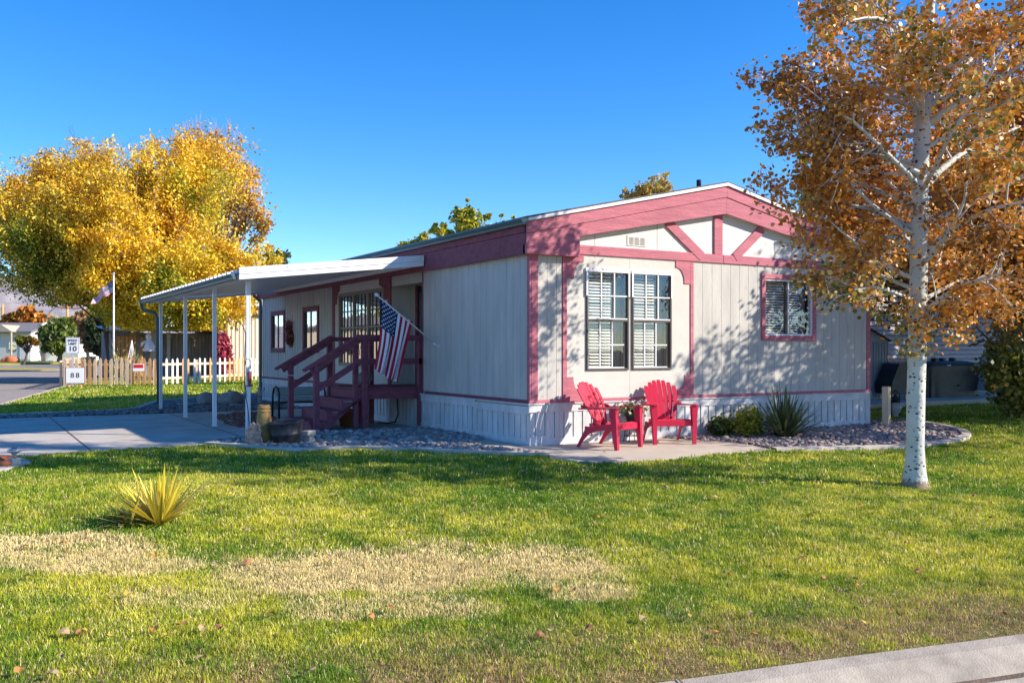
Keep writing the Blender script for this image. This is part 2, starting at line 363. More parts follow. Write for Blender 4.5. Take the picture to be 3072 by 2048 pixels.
def band(path, w0, w1, z0f, z1f, mb):
    """strip between two offsets of a path; heights from functions"""
    n = len(path); L = []; 
    for i, (x, y) in enumerate(path):
        a = path[max(i-1, 0)]; b = path[min(i+1, n-1)]; d = Vector((b[0]-a[0], b[1]-a[1])).normalized(); nn = Vector((-d.y, d.x))
        L.append(((x+nn.x*w0, y+nn.y*w0), (x+nn.x*w1, y+nn.y*w1)))
    for i in range(n-1):
        q = [L[i][0], L[i+1][0], L[i+1][1], L[i][1]]; zf = [z0f, z0f, z1f, z1f]
        mb.add([(p[0], p[1], float(gz(p[0], p[1]))+z) for p, z in zip(q, zf)], [(0, 1, 2, 3)])
def smooth_path(P, it=2):
    P = [tuple(p) for p in P]
    for _ in range(it):
        Q = [P[0]]
        for a, b in zip(P[:-1], P[1:]):
            Q += [(a[0]*.75+b[0]*.25, a[1]*.75+b[1]*.25), (a[0]*.25+b[0]*.75, a[1]*.25+b[1]*.75)]
        P = Q+[P[-1]]
    return P
# roll kerb and gutter round the corner lot (path runs with the lot on its left)
KP = smooth_path(kerb_line(), 2)
kb = MB()
for a, b, za, zb in ((0.0, -.10, -.02, .035), (-.10, -.20, .035, .02), (-.20, -.36, .02, -.085), (-.36, -.46, -.085, -.11), (-.46, -.66, -.11, -.122)):
    band(KP, a, b, za, zb, kb)
band(KP, 0.0, .001, -.02, -.3, kb)
kb.build('kerb', MT['kerb'], kind='structure')
kj = MB(); band(KP, -.355, -.385, -.078, -.090, kj); kj.build('kerb_joint', MT['soil'], kind='structure')
kj = MB(); acc = 0.0
for (x0_, y0_), (x1_, y1_) in zip(KP[:-1], KP[1:]):
    dl = math.hypot(x1_-x0_, y1_-y0_); acc += dl
    if acc > 2.4 or (abs(x0_+3.9) < .25 and acc > .6):
        acc = 0.0; d_ = Vector((x1_-x0_, y1_-y0_)).normalized(); n_ = Vector((d_.y, -d_.x)); zz = float(gz(x0_, y0_))
        for (w0, w1, za_, zb_) in ((.0, .1, .0, .037), (.1, .2, .037, .022), (.2, .36, .022, -.083), (.36, .46, -.083, -.108)):
            a_ = Vector((x0_, y0_))+n_*w0; b_ = Vector((x0_, y0_))+n_*w1; e_ = d_*.006
            kj.add([(a_.x-e_.x, a_.y-e_.y, zz+za_+.003), (a_.x+e_.x, a_.y+e_.y, zz+za_+.003), (b_.x+e_.x, b_.y+e_.y, zz+zb_+.003), (b_.x-e_.x, b_.y-e_.y, zz+zb_+.003)], [(0, 1, 2, 3)])
kj.build('kerb_joint', MT['soil'], kind='structure')

# outlines of the lot's surfaces (metres)
EDGE_L = [(-9.5, 2.35), (-6.63, 2.40), (-5.0, 2.58), (-3.95, 2.62)]
BED_L = [(-3.95, 2.62), (-3.55, 2.0), (-3.35, 1.45), (-3.05, 1.05), (-2.7, 1.10), (-2.3, 1.05), (-1.69, .32), (-1.2, -.25), (-.72, -.86), (-.35, -1.05)]
PATIO_N = [tuple(gnd(*p)[:2]) for p in ((1650, 1376), (1750, 1388), (1900, 1387), (2053, 1371), (2190, 1359), (2321, 1351))]
BED_R = [tuple(gnd(*p)[:2]) for p in ((2321, 1351), (2500, 1348), (2700, 1344), (2800, 1336), (2901, 1316))]+[tuple(gnd(*p)[:2]) for p in ((2898, 1300), (2856, 1285), (2782, 1271), (2700, 1262))]
def cr(P, k=2): return smooth_path(P, k)
LAWN_MAIN = EDGE_L+cr(BED_L)[1:]+cr(PATIO_N)+cr(BED_R)[1:]+[(7.35, .8), (7.35, 3.05), (40, 3.05), (40, -9.4)]+[p for p in reversed(FRONT)][1:]+[(-9.6, -4.3), (-9.94, -3), (-9.33, 0), (-8.85, 2.35)]
LAWN_MAIN[0] = (-8.86, 2.34)
LAWN_MAIN = LAWN_MAIN[:-1]
poly_sheet('lawn', LAWN_MAIN, -.012, MT['turf'], .2, kind='structure')
FAR_EDGE = cr([(-6.98, 10.75), (-6.4, 10.9), (-5.0, 11.15), (-3.66, 11.46)]+[tuple(gnd(*p)[:2]) for p in ((430, 1219), (474, 1205), (560, 1197), (680, 1188), (792, 1181))], 1)
LAWN_FAR = FAR_EDGE+[(3.0, 20.5), (14, 24), (14, 60), (3.0, 60), (street_x(45), 45), (street_x(30), 30), (street_x(14.7), 14.7)]
poly_sheet('lawn', LAWN_FAR, -.012, MT['turf'], .2, kind='structure')
poly_sheet('driveway', [(street_x(2.4), 2.35), (-6.63, 2.40), (-5.0, 2.58), (-3.7, 2.66), (.0, 2.66), (0, 10.1), (-3.5, 10.0), (street_x(10.1), 10.1)], .0, MT['concrete'], .2, kind='structure')
jm = MB(); jp = (Vector((-6.0, 2.46)), Vector((-5.2, 10.05)))
for (a, b) in (((-5.52, 2.5), (-5.52, 10.05)), ((street_x(6.2), 6.2), (-.3, 6.2)), ((-3.2, 3.3), (-3.2, 10.0))):
    a = Vector(a); b = Vector(b); d = (b-a).normalized(); nn = Vector((-d.y, d.x))*.011
    jm.add([(a.x-nn.x, a.y-nn.y, .004), (b.x-nn.x, b.y-nn.y, .004), (b.x+nn.x, b.y+nn.y, .004), (a.x+nn.x, a.y+nn.y, .004)], [(0, 1, 2, 3)])
jm.build('driveway_joint', MT['soil'], kind='structure')
PATIO = [(-.35, -1.05)]+cr(PATIO_N, 2)+[(2.9, -.95), (2.55, -.3), (2.4, .06), (0.04, .06), (0.04, 1.3), (0, 1.3), (-.5, .9), (-.62, .1)]
poly_sheet('patio', PATIO, .012, MT['patio'], .2, kind='structure')
GRAVEL_L = cr(BED_L)[1:]+[(-.62, .1), (-.5, .9), (0.0, 1.3), (0, 3.5), (-1.0, 3.6), (-2.2, 3.5), (-3.3, 3.35), (-3.9, 2.66)]
poly_sheet('gravel_bed', GRAVEL_L, .008, MT['soil'], .2, kind='structure')
GRAVEL_R = cr(BED_R)+[(7.35, .8), (7.35, .04), (2.4, .04), (2.6, -.5), (2.95, -1.0)]
poly_sheet('gravel_bed', GRAVEL_R, -.004, MT['soil'], .2, kind='structure')
GRAVEL_B = FAR_EDGE+[(0, 14.6), (0, 10.12), (-6.95, 10.12)]
poly_sheet('gravel_bed', GRAVEL_B, -.006, MT['soil'], .2, kind='structure')
eg = MB()
for path in (cr(BED_L)+[(-.35, -1.05)], cr(BED_R), FAR_EDGE):
    band(path, -.07, .07, .045, .045, eg); band(path, -.07, -.075, .045, -.1, eg); band(path, .07, .075, .045, -.1, eg)
eg.build('edging', MT['concrete'], kind='structure')

def inside(poly, X, Y):
    X = np.asarray(X); Y = np.asarray(Y); c = np.zeros(X.shape, bool); n = len(poly); j = n-1
    for i in range(n):
        xi, yi = poly[i]; xj, yj = poly[j]
        if yi != yj:
            c ^= ((yi > Y) != (yj > Y)) & (X < (xj-xi)*(Y-yi)/(yj-yi)+xi)
        j = i
    return c
def cam_xy(X, Y):
    a = X-CX; b = Y-CY; D = SA*a+CA*b; return PX0+FPX*(CA*a-SA*b)/D, D
def proj(X, Y, Z):
    px, D = cam_xy(X, Y); return px, PY0-FPX*(Z-CZ)/D, D

# lawn grass: every blade a bent strip, denser and finer near the street
def make_grass():
    PS = []
    for (d0, d1, dens, h, wd) in ((3.6, 7.0, 10500, .029, .0042), (7.0, 10.5, 5200, .032, .0062), (10.5, 16, 2200, .038, .010), (16, 26, 650, .05, .018), (26, 48, 200, .055, .035)):
        # sample uniformly in a world box, keep by depth
        x0, x1, y0, y1 = -10, 16, -9.5, 36
        rect = [(-9, 8, -9.4, 3)] if d1 < 11 else [(-10, 20, -9.5, 12)] if d1 < 17 else [(-10, 24, -9, 32)] if d1 < 27 else [(-8, 14, 10, 40)]
        for (x0, x1, y0, y1) in rect:
            n = int((x1-x0)*(y1-y0)*dens); X = rng.uniform(x0, x1, n); Y = rng.uniform(y0, y1, n)
            px, D = cam_xy(X, Y); k = (D > d0) & (D <= d1) & (px > -260) & (px < 3330); X = X[k]; Y = Y[k]
            k = inside(LAWN_MAIN, X, Y) | inside(LAWN_FAR, X, Y); X = X[k]; Y = Y[k]
            PS.append((X, Y, np.full(len(X), h), np.full(len(X), wd)))
    X = np.concatenate([p[0] for p in PS]); Y = np.concatenate([p[1] for p in PS]); H = np.concatenate([p[2] for p in PS]); W = np.concatenate([p[3] for p in PS])
    n = len(X); Z = gz(X, Y)-.012
    px, py, D = proj(X, Y, Z)
    # dry patches of turf (centres and radii on the lawn)
    dry = np.zeros(n)
    def patch(cx, cy, rx, ry, rot=0.0, amt=1.0):
        c, s = math.cos(rot), math.sin(rot); dx = X-cx; dy = Y-cy; u = (dx*c+dy*s)/rx; v = (-dx*s+dy*c)/ry
        r = np.sqrt(u*u+v*v)+(fbm(X, Y, 1.5)-.5)*1.3
        return amt*np.clip((1.18-r)/.46, 0, 1)*np.clip(.72+1.5*(fbm(X+9, Y, 3.3)-.35), .45, 1)
    for (ppx, ppy, rx, ry, am) in ((1120, 1705, .85, .60, 1), (1400, 1690, .85, .62, 1), (1680, 1710, .62, .50, .95), (900, 1745, .5, .34, .9), (1180, 1820, .7, .30, .75), (60, 1650, 1.1, .50, 1.0), (420, 1690, .38, .26, .7), (560, 1790, .45, .25, .5), (1760, 1760, .4, .25, .8)):
        g = gnd(ppx, ppy); dry = np.maximum(dry, patch(g.x, g.y, rx, ry, -AZ, am))
    # scorched edge along the kerb
    fy = np.interp(X, [p[0] for p in FRONT], [p[1] for p in FRONT]); e = np.clip(1-(Y-fy)/(.75+.7*fbm(X, Y, 2.2)), 0, 1)
    e = e*np.clip((fbm(X, Y, 3.0)-.25)*3.2, 0, 1)*1.25
    e = np.where(px > 700, e, e*.5)
    n1 = fbm(X, Y, .55); n2 = fbm(X+50, Y, 2.6); n3 = fbm(X, Y+90, 7.0); rv = rng.random(n)
    t = np.clip(.44+1.3*(n1-.5)+1.2*(n2-.5)+.9*(n3-.5)+.45*(rv-.5), 0, 1)[:, None]
    g0 = np.array([.14, .29, .014]); g1 = np.array([.72, .68, .05]); colr = g0*(1-t)+g1*t
    # cooler green by the house
    near = np.clip((Y+3.2)/3, 0, 1)[:, None]; colr = colr*(1-.25*near)+np.array([.13, .25, .015])*.25*near
    straw = np.array([.95, .76, .36])*(.7+.6*rng.random((n, 1)))
    k = (rng.random(n) < np.clip(dry*1.0, 0, .92)+.075+.11*np.clip(n1*n2*4-.8, 0, 1))[:, None]; colr = np.where(k, straw, colr)
    bs = np.array([.56, .36, .19])*(.6+.8*rng.random((n, 1))); k = (rng.random(n) < np.clip(e*.85, 0, .85))[:, None]; colr = np.where(k, bs, colr)
    H = H*rng.uniform(.6, 1.25, n)*(.75+.5*n3)*(1-.35*np.clip(e, 0, 1))*(1-.2*dry)
    tf = np.clip((fbm(X+30, Y+10, 9.0)-.5)*3.2, -.35, .9); H = H*(1+tf*.6)*np.where(Y-fy < .06, .6, 1); colr = colr*(1-.30*np.clip(tf, 0, 1))[:, None]*rng.uniform(.7, 1.3, (n, 1))
    H = H*np.where((e > .75) & (rng.random(n) < .3), .5, 1)
    th = rng.uniform(0, 2*PI, n); ln = rng.uniform(.1, .75, n)*H; ph = rng.uniform(0, 2*PI, n)
    ax = np.cos(th)*W*.5; ay = np.sin(th)*W*.5; bx = np.cos(ph)*ln; by = np.sin(ph)*ln
    P = np.zeros((n, 5, 3))
    P[:, 0] = np.stack([X-ax, Y-ay, Z], 1); P[:, 1] = np.stack([X+ax, Y+ay, Z], 1)
    P[:, 2] = np.stack([X+ax*.8+bx*.35, Y+ay*.8+by*.35, Z+H*.6], 1); P[:, 3] = np.stack([X-ax*.8+bx*.35, Y-ay*.8+by*.35, Z+H*.6], 1)
    P[:, 4] = np.stack([X+bx, Y+by, Z+H], 1)
    i = np.arange(n)[:, None]*5
    # 4-gons: lower strip and a thin kite for the tip
    F = np.concatenate([i+np.array([0, 1, 2, 3])], 0); T = i+np.array([3, 2, 4])
    me = bpy.data.meshes.new('grass'); V = P.reshape(-1, 3).astype(np.float32)
    me.vertices.add(len(V)); me.vertices.foreach_set('co', V.ravel())
    loops = np.concatenate([F, T], 1).ravel().astype(np.int32); me.loops.add(len(loops)); me.loops.foreach_set('vertex_index', loops)
    st = (np.arange(n)[:, None]*7+np.array([0, 4])).ravel().astype(np.int32); tot = np.tile(np.array([4, 3], dtype=np.int32), n)
    me.polygons.add(2*n); me.polygons.foreach_set('loop_start', st); me.polygons.foreach_set('loop_total', tot)
    a = me.color_attributes.new('Col', 'FLOAT_COLOR', 'POINT'); c4 = np.ones((n, 5, 4), dtype=np.float32); c4[:, :, :3] = colr[:, None, :]
    a.data.foreach_set('color', c4.ravel()); me.update(calc_edges=True); me.materials.append(MT['grass'])
    o = bpy.data.objects.new('grass', me); COL.objects.link(o)
    tag(o, 'mown lawn grass, green with straw coloured dry patches, in front of the mobile home', 'grass', kind='stuff')
    print('grass blades', n)
make_grass()

# river stones of the beds
def ico_template():
    bm = bmesh.new(); bmesh.ops.create_icosphere(bm, subdivisions=2, radius=1); V = np.array([v.co[:] for v in bm.verts]); F = np.array([[v.index for v in f.verts] for f in bm.faces]); bm.free(); return V, F
IV, IF = ico_template()
def stones(name, poly, n, smin, smax, cols, label, cat, z0=0.0, bounds=None, lift=.3):
    xs = [p[0] for p in poly]; ys = [p[1] for p in poly]; X = rng.uniform(min(xs), max(xs), n*6); Y = rng.uniform(min(ys), max(ys), n*6)
    k = inside(poly, X, Y); X = X[k][:n]; Y = Y[k][:n]; n = len(X)
    s = rng.uniform(smin, smax, n)*rng.uniform(.7, 1.2, n); sc = np.stack([s, s*rng.uniform(.6, .95, n), s*rng.uniform(.4, .7, n)], 1)
    th = rng.uniform(0, 2*PI, n); tl = rng.normal(0, .35, n)
    W = 1+.16*np.sin(IV[None, :, :]@np.array([2.3, 1.1, 1.7])+rng.uniform(0, 6, n)[:, None])
    V = IV[None]*W[:, :, None]*sc[:, None, :]
    x = V[:, :, 0]*np.cos(tl)[:, None]-V[:, :, 2]*np.sin(tl)[:, None]; z = V[:, :, 0]*np.sin(tl)[:, None]+V[:, :, 2]*np.cos(tl)[:, None]; y = V[:, :, 1]
    xr = x*np.cos(th)[:, None]-y*np.sin(th)[:, None]; yr = x*np.sin(th)[:, None]+y*np.cos(th)[:, None]
    zz = gz(X, Y)+z0+s*lift
    V = np.stack([xr+X[:, None], yr+Y[:, None], z+zz[:, None]], -1).reshape(-1, 3)
    F = (np.arange(n)[:, None, None]*len(IV)+IF[None]).reshape(-1, 3)
    c = palette(cols, [1]*len(cols), rng.random(n))*(.75+.5*rng.random((n, 1)))
    return np_mesh(name, V, F, np.repeat(c, len(IV), axis=0), MT['stone'], smooth=True, label=label, cat=cat, kind='stuff')
RIVER = [(.30, .27, .25), (.38, .31, .26), (.24, .22, .22), (.42, .36, .30), (.33, .22, .18), (.18, .17, .18), (.46, .42, .37)]
stones('river_stones', GRAVEL_L, 3900, .022, .052, RIVER, 'grey and tan river stones in the bed between steps and lawn', 'gravel', .012)
stones('river_stones', GRAVEL_R, 3600, .022, .055, [(.27, .23, .21), (.34, .28, .25), (.21, .185, .18), (.42, .35, .29), (.30, .20, .17)], 'reddish grey river stones in the bed under the gable wall', 'gravel', .0)
stones('river_stones', GRAVEL_B, 5200, .02, .05, [(.20, .18, .18), (.26, .22, .20), (.15, .13, .13), (.30, .25, .21)], 'dark small stones in the bed behind the carport', 'gravel', .0)
MULCH = [tuple(gnd(*p)[:2]) for p in ((640, 1248), (700, 1238), (790, 1238), (830, 1255), (800, 1282), (735, 1285), (675, 1272))]
stones('red_mulch', MULCH, 700, .02, .05, [(.30, .10, .07), (.22, .09, .07), (.36, .15, .10)], 'scattered red lava rock on the slab by the carport posts', 'mulch', .0, lift=.1)

# ---------------------------------------------------------------- mobile home
HW, HL = 7.31, 13.93; ZB, ZE = .67, 2.79          # width, length, top of skirting trim, underside of the eaves board
home = thing('mobile_home', 'single storey mobile home with cream grooved siding and pink trim', 'mobile home', (0, 0, 0))
def boards(mb, axis, a0, a1, z0, z1, pitch, gap, ops=(), t=.02, rib=0.0):
    edges = []; a = a0; k = 0
    while a < a1-1e-4:
        b = min(a+pitch, a1); edges.append((a, b-gap, k)); a += pitch; k += 1
    for (p, q, k) in edges:
        cuts = sorted({p, q} | {o[0] for o in ops if p < o[0] < q} | {o[1] for o in ops if p < o[1] < q})
        for u, v in zip(cuts[:-1], cuts[1:]):
            m_ = (u+v)/2; zs = [(z0, z1)]
            for o in ops:
                if o[0] < m_ < o[1]:
                    nz = []
                    for (c, d) in zs:
                        if o[3] <= c or o[2] >= d: nz.append((c, d)); continue
                        if o[2] > c: nz.append((c, o[2]))
                        if o[3] < d: nz.append((o[3], d))
                    zs = nz
            pr = rib*(k % 2)
            for (c, d) in zs:
                if axis == 'x': mb.box(u, v, -t-pr, 0, c, d)
                else: mb.box(-t-pr, 0, u, v, c, d)
# windows of the gable wall: (left x, right x, sill z, head z)
def gy(px, py): return on_y(px, py, -.03)
def rect_y(x0, y0, x1, y1):
    a = gy(x0, y0); b = gy(x1, y1); return (a[0], b[0], b[1], a[1])
W1 = (gy(1759, 0)[0], gy(1886, 0)[0], gy(1822, 1110)[1], gy(1759, 806)[1])
W2 = (gy(1896, 0)[0], gy(2014, 0)[0], W1[2], W1[3])
W3 = (gy(2295, 0)[0], gy(2437, 0)[0], gy(2300, 1006)[1], gy(2295, 836)[1])
P1 = (gy(1687.7, 0)[0], gy(1701, 0)[0]); P2 = (gy(2071, 0)[0], gy(2081, 0)[0])
sid = MB()
boards(sid, 'x', .12, P1[0], ZB, 2.80, .163, .006); sid.build('siding', MT['siding'], home); sid = MB()
boards(sid, 'x', P2[1], HW-.06, ZB, 2.80, .203, .006, [W3])
sid.build('siding', MT['siding'], home)
pn = MB(); mid = (W1[1]+W2[0])/2
boards(pn, 'x', P1[1], mid, ZB, 2.80, mid-P1[1], .005, [W1]); boards(pn, 'x', mid, P2[0], ZB, 2.80, P2[0]-mid, .004, [W2])
pn.build('window_bay_panel', MT['stucco'], home)
# structural shell behind the boards (with the window rooms left dark)
def side(py): return on_x(py, 0, -.03)[0]
BAY = (side(1149.5), side(1020), 1.10, 2.55); NA = (side(851), side(817), 1.42, 2.30); NB = (side(952), side(913), 1.42, 2.31)
ALC = (3.62, 5.04)
BP = (side(1168)-.02, side(1004)); 
s2 = MB()
boards(s2, 'y', .04, ALC[0]-.045, ZB, 2.80, .203, .006); s2.build('siding', MT['siding_side'], home); s2 = MB()
boards(s2, 'y', BP[1]+.17, HL, ZB, 2.80, .10, .012, [NA, NB], rib=.006)
s2.build('siding', MT['siding_side'], home)
s3 = MB(); boards(s3, 'y', ALC[1]+.14, BP[1], ZB, 2.80, 1.22, .004, [BAY]); s3.build('window_bay_panel', MT['stucco'], home)
sh = MB()
def shell_wall(axis, a0, a1, ops, plane0, plane1):
    m2 = MB(); cuts = sorted({a0, a1} | {o[0] for o in ops} | {o[1] for o in ops})
    for u, v in zip(cuts[:-1], cuts[1:]):
        zs = [(.05, 2.82)]
        for o in ops:
            if o[0] < (u+v)/2 < o[1]: zs = [(.05, o[2]), (o[3], 2.82)] if o[2] > .1 else [(o[3], 2.82)]
        for c, d in zs:
            if axis == 'x': sh.box(u, v, plane0, plane1, c, d)
            else: sh.box(plane0, plane1, u, v, c, d)
shell_wall('x', .05, HW-.02, [W1, W2, W3], .002, .08)
shell_wall('y', .05, HL, [(ALC[0], ALC[1], .0, 2.6), BAY, NA, NB], .002, .08)
sh.box(HW-.08, HW, .08, HL, .05, 2.82); sh.box(.05, HW, HL-.08, HL-.002, .05, 2.82)
sh.build('shell_wall', MT['siding_side'], home)
# back of the recessed entrance
al = MB()
al.box(.46, .52, ALC[0]-.1, ALC[1]+.1, .6, 2.7); al.box(.082, .46, ALC[1]+.0, ALC[1]+.05, .6, 2.7); al.box(.082, .46, ALC[0]-.05, ALC[0], .6, 2.7)
al.box(.0, .46, ALC[0], ALC[1], 2.62, 2.68)
al.build('entrance_recess', MT['siding_side'], home)
fl = MB(); fl.box(-.02, .46, ALC[0]+.001, ALC[1]-.001, .60, .735); fl.build('doorstep', MT['deckpaint'], home)
dr = MB(); dr.box(.43, .455, 3.86, 4.78, .75, 2.60); door = dr.build('door', MT['blackmetal'], home)
dm = MB(); dm.box(.42, .429, 3.95, 4.69, .85, 1.45); dm.box(.42, .429, 3.95, 4.69, 1.55, 2.48); dm.build('door_panel', MT['glass'], door)
dh = MB(); dh.box(.37, .42, 4.62, 4.66, 1.5, 1.62); dh.build('handle', MT['tin'], door)
df = MB()
for y0, y1 in ((3.78, 3.86), (4.78, 4.86)): df.box(.40, .46, y0, y1, .735, 2.62)
df.build('door_frame', MT['deckpaint'], home)
# pink trim boards
tr = MB()
def trims(name, m, boxes, c=.004):
    for b in boxes:
        q_ = MB(); q_.box(*b, c=c); q_.build(name, MT[m], home)
tr.box(.0, .115, -.035, .0, ZB-.01, 2.77, c=.004); tr.box(-.033, -.001, -.035, .04, ZB-.01, 2.77, c=.004); tr.build('corner_board', MT['pink'], home)
trims('corner_board', 'pink', [(HW-.06, HW+.035, -.035, .0, ZB-.01, 2.8)])
trims('bay_post', 'pink', [(P1[0], P1[1], -.035, 0, ZB, 2.8), (P2[0], P2[1], -.035, 0, ZB, 2.8)])
trims('base_trim', 'pink', [(-.036, HW+.036, -.038, -.0, ZB-.05, ZB-.001)]); trims('base_trim', 'deckpaint', [(-.038, -.0, .0, 3.5, ZB-.05, ZB-.001), (-.038, 0, 5.1, HL, ZB-.05, ZB-.001)])
trims('side_trim', 'deckpaint', [(-.03, .0, ALC[0]-.045, ALC[0], ZB, 2.8), (-.03, 0, ALC[1], ALC[1]+.14, ZB, 2.8), (-.03, 0, BP[1], BP[1]+.17, ZB, 2.8)])
hb = MB()
def gq(px, py, Y=-.045): p = on_y(px, py, Y); return p
zt, zb = gq(2179, 765)[1], gq(2179, 790.5)[1]
xa = gq(1729, 0)[0]
hb.box(xa-.4, 3.70, -.045, 0, zb, zt, c=.004); hb.box(3.705, HW+.04, -.045, 0, zb, zt, c=.004); hb.build('tie_beam', MT['pink'], home)
# curved corner brackets of the bay
def bracket(mb, x, z, sx, sz, w, h, Y=-.034):
    P = [(0, 0), (w, 0), (w, h*.30)]
    for i in range(9):
        t = i/8*PI/2; P.append((w*.95-(w*.95-w*.42)*math.sin(t), h*.30+(h*.93-h*.30)*(1-math.cos(t))))
    P += [(w*.42, h), (0, h)]
    mb.prism([(x+sx*a, Y, z+sz*b) for a, b in P], (0, .033, 0))
br = MB()
bw = .30; bh = .36
for a_ in ((P1[1], zb-.003, 1, -1, bw, bh), (P2[0], zb-.003, -1, -1, bw, bh), (P1[1], ZB, 1, 1, bw*.9, bh*.9), (P2[0], ZB, -1, 1, bw*.9, bh*.9)): br = MB(); bracket(br, *a_); br.build('corner_bracket', MT['pink'], home)
b2 = MB()
def bracket_x(mb, y, z, sy, sz, w, h, X=-.03):
    P = [(0, 0), (w, 0), (w, h*.30)]
    for i in range(9):
        t = i/8*PI/2; P.append((w*.95-(w*.95-w*.42)*math.sin(t), h*.30+(h*.93-h*.30)*(1-math.cos(t))))
    P += [(w*.42, h), (0, h)]
    mb.prism([(X, y+sy*a, z+sz*b) for a, b in P], (.029, 0, 0))
bracket_x(b2, ALC[1]+.14, 2.78, 1, -1, .42, .42); b2.build('corner_bracket', MT['deckpaint'], home); b2 = MB(); bracket_x(b2, BP[1], 2.78, -1, -1, .30, .40)
b2.build('corner_bracket', MT['deckpaint'], home)
# gable triangle
APX = 3.68; RY = -.14
def gr(px, py): return on_y(px, py, RY)
zl = [gr(1587, 657)[1], gr(1587, 700)[1], gr(1589, 732)[1]]          # corner: top, board split, bottom
za = [gr(2177, 551)[1]-.0, gr(2177, 592)[1], gr(2177, 640.5)[1]]
gp = MB(); gp.prism([(.02, -.02, 2.80), (HW-.02, -.02, 2.80), (HW-.02, -.02, 3.15), (APX, -.02, za[0]-.12), (.02, -.02, 3.15)], (0, .06, 0))
gp.build('gable_wall', MT['gable'], home)
for px in (1787, 1974):
    gj = MB(); x = gq(px, 0)[0]; gj.box(x, x+.005, -.022, -.0205, zt, 3.4 if px < 1900 else 3.6); gj.build('panel_joint', MT['brown_frame'], home)
XE0, XE1 = -.14, HW+.14
def rake(mb, s, ta, tb, ea, eb, Y0, Y1):
    """board from the eave (s=-1 left, +1 right) to the ridge; a = lower edge, b = upper edge"""
    xe = XE0 if s < 0 else XE1
    mb.prism([(xe, Y0, ea), (APX-.002 if s < 0 else APX+.002, Y0, ta), (APX-.002 if s < 0 else APX+.002, Y0, tb), (xe, Y0, eb)], (0, Y1-Y0, 0))
rk = MB()
for s_ in (-1, 1):
    rake(rk, s_, za[1]+.003, za[0]-.035, zl[1]+.003, zl[0]-.028, RY-.012, RY+.02)
    rake(rk, s_, za[2], za[1]-.002, zl[2], zl[1]-.002, RY, RY+.03)
rk.build('rake_board', MT['pink'], home)
bx = MB(); bx.prism([(XE0, RY+.002, 2.765), (xa, RY+.002, 2.765), (xa, RY+.002, zl[2]+(za[2]-zl[2])*(xa-XE0)/(APX-XE0)-.001), (XE0, RY+.002, zl[2]-.001)], (0, .1, 0)); bx.build('eave_return', MT['pink'], home); bx = MB()
bx.prism([(XE1, RY+.002, 2.765), (HW-.5, RY+.002, 2.765), (HW-.5, RY+.002, zl[2]+(za[2]-zl[2])*(XE1-HW+.5)/(XE1-APX)-.001), (XE1, RY+.002, zl[2]-.001)], (0, .1, 0))
bx.build('eave_return', MT['pink'], home)
sf = MB()
for s_, xe in ((-1, XE0), (1, XE1)):
    sf.add([(xe, RY+.03, zl[2]+.01), (APX, RY+.03, za[2]+.01), (APX, -.0, za[2]+.01), (xe, -.0, zl[2]+.01)], [(0, 1, 2, 3)])
sf.build('soffit', MT['gable'], home)
br = MB()
def strut(pb, pt, wd):
    a = Vector((gq(*pb)[0], -.036, gq(*pb)[1])); b = Vector((gq(*pt)[0], -.036, gq(*pt)[1])); mb = br
    mb = MB(); mb.beam(a, b, .032, wd); mb.build('gable_strut', MT['pink'], home)
strut((2107, 770), (2003, 665), .155); strut((2205, 772), (2288, 686), .150)
kx = (gq(2143, 0)[0], gq(2168, 0)[0]); br.box(kx[0], kx[1], -.05, -.02, zt, za[2]+.02, c=.004)
br.build('gable_strut', MT['pink'], home)
# gable vents
for (x0, x1) in ((1884, 1940), (2328, 2374)):
    vt = MB(); a = gq(x0, 705 if x0 < 2000 else 722); b = gq(x1, 740 if x0 < 2000 else 762)
    if x0 > 2000: a = (a[0], zt+.33); b = (b[0], zt+.10)
    vt.box(a[0], b[0], -.03, -.02, b[1], a[1])
    vo = vt.build('gable_vent', MT['gable'], home); lv = MB(); wdt = (b[0]-a[0]-.04)/3
    for k in range(3):
        for j in range(7):
            z = b[1]+.02+(a[1]-b[1]-.04)*j/7; lv.add([(a[0]+.02+k*wdt+.008, -.031, z), (a[0]+.02+(k+1)*wdt-.008, -.031, z), (a[0]+.02+(k+1)*wdt-.008, -.042, z+.006), (a[0]+.02+k*wdt+.008, -.042, z+.006)], [(0, 1, 2, 3)])
    lv.build('louvre', MT['grille'], vo)
# roof
rf = MB(); Y0, Y1 = RY-.03, HL+.2
for s_, xe in ((-1, XE0-.03), (1, XE1+.03)):
    rf.prism([(xe, Y0, zl[0]-.0), (APX, Y0, za[0]+.0), (APX, Y0, za[0]+.035), (xe, Y0, zl[0]+.035)], (0, Y1-Y0, 0))
roof = rf.build('roof', MT['shingle'], home)
de = MB()
for s_, xe in ((-1, XE0), (1, XE1)):
    de.prism([(xe, Y0-.012, zl[0]-.03), (APX, Y0-.012, za[0]-.037), (APX, Y0-.012, za[0]+.012), (xe, Y0-.012, zl[0]+.012)], (0, .06, 0))
de.build('drip_edge', MT['white'], roof)
vp = at(2096.5, 548, 17.6); pm = MB(); pm.lathe([(.045, -.9), (.045, .05), (.035, .05), (.035, -.02)], 12, c=(vp.x, vp.y, vp.z)); pm.build('vent_pipe', MT['blackmetal'], home)
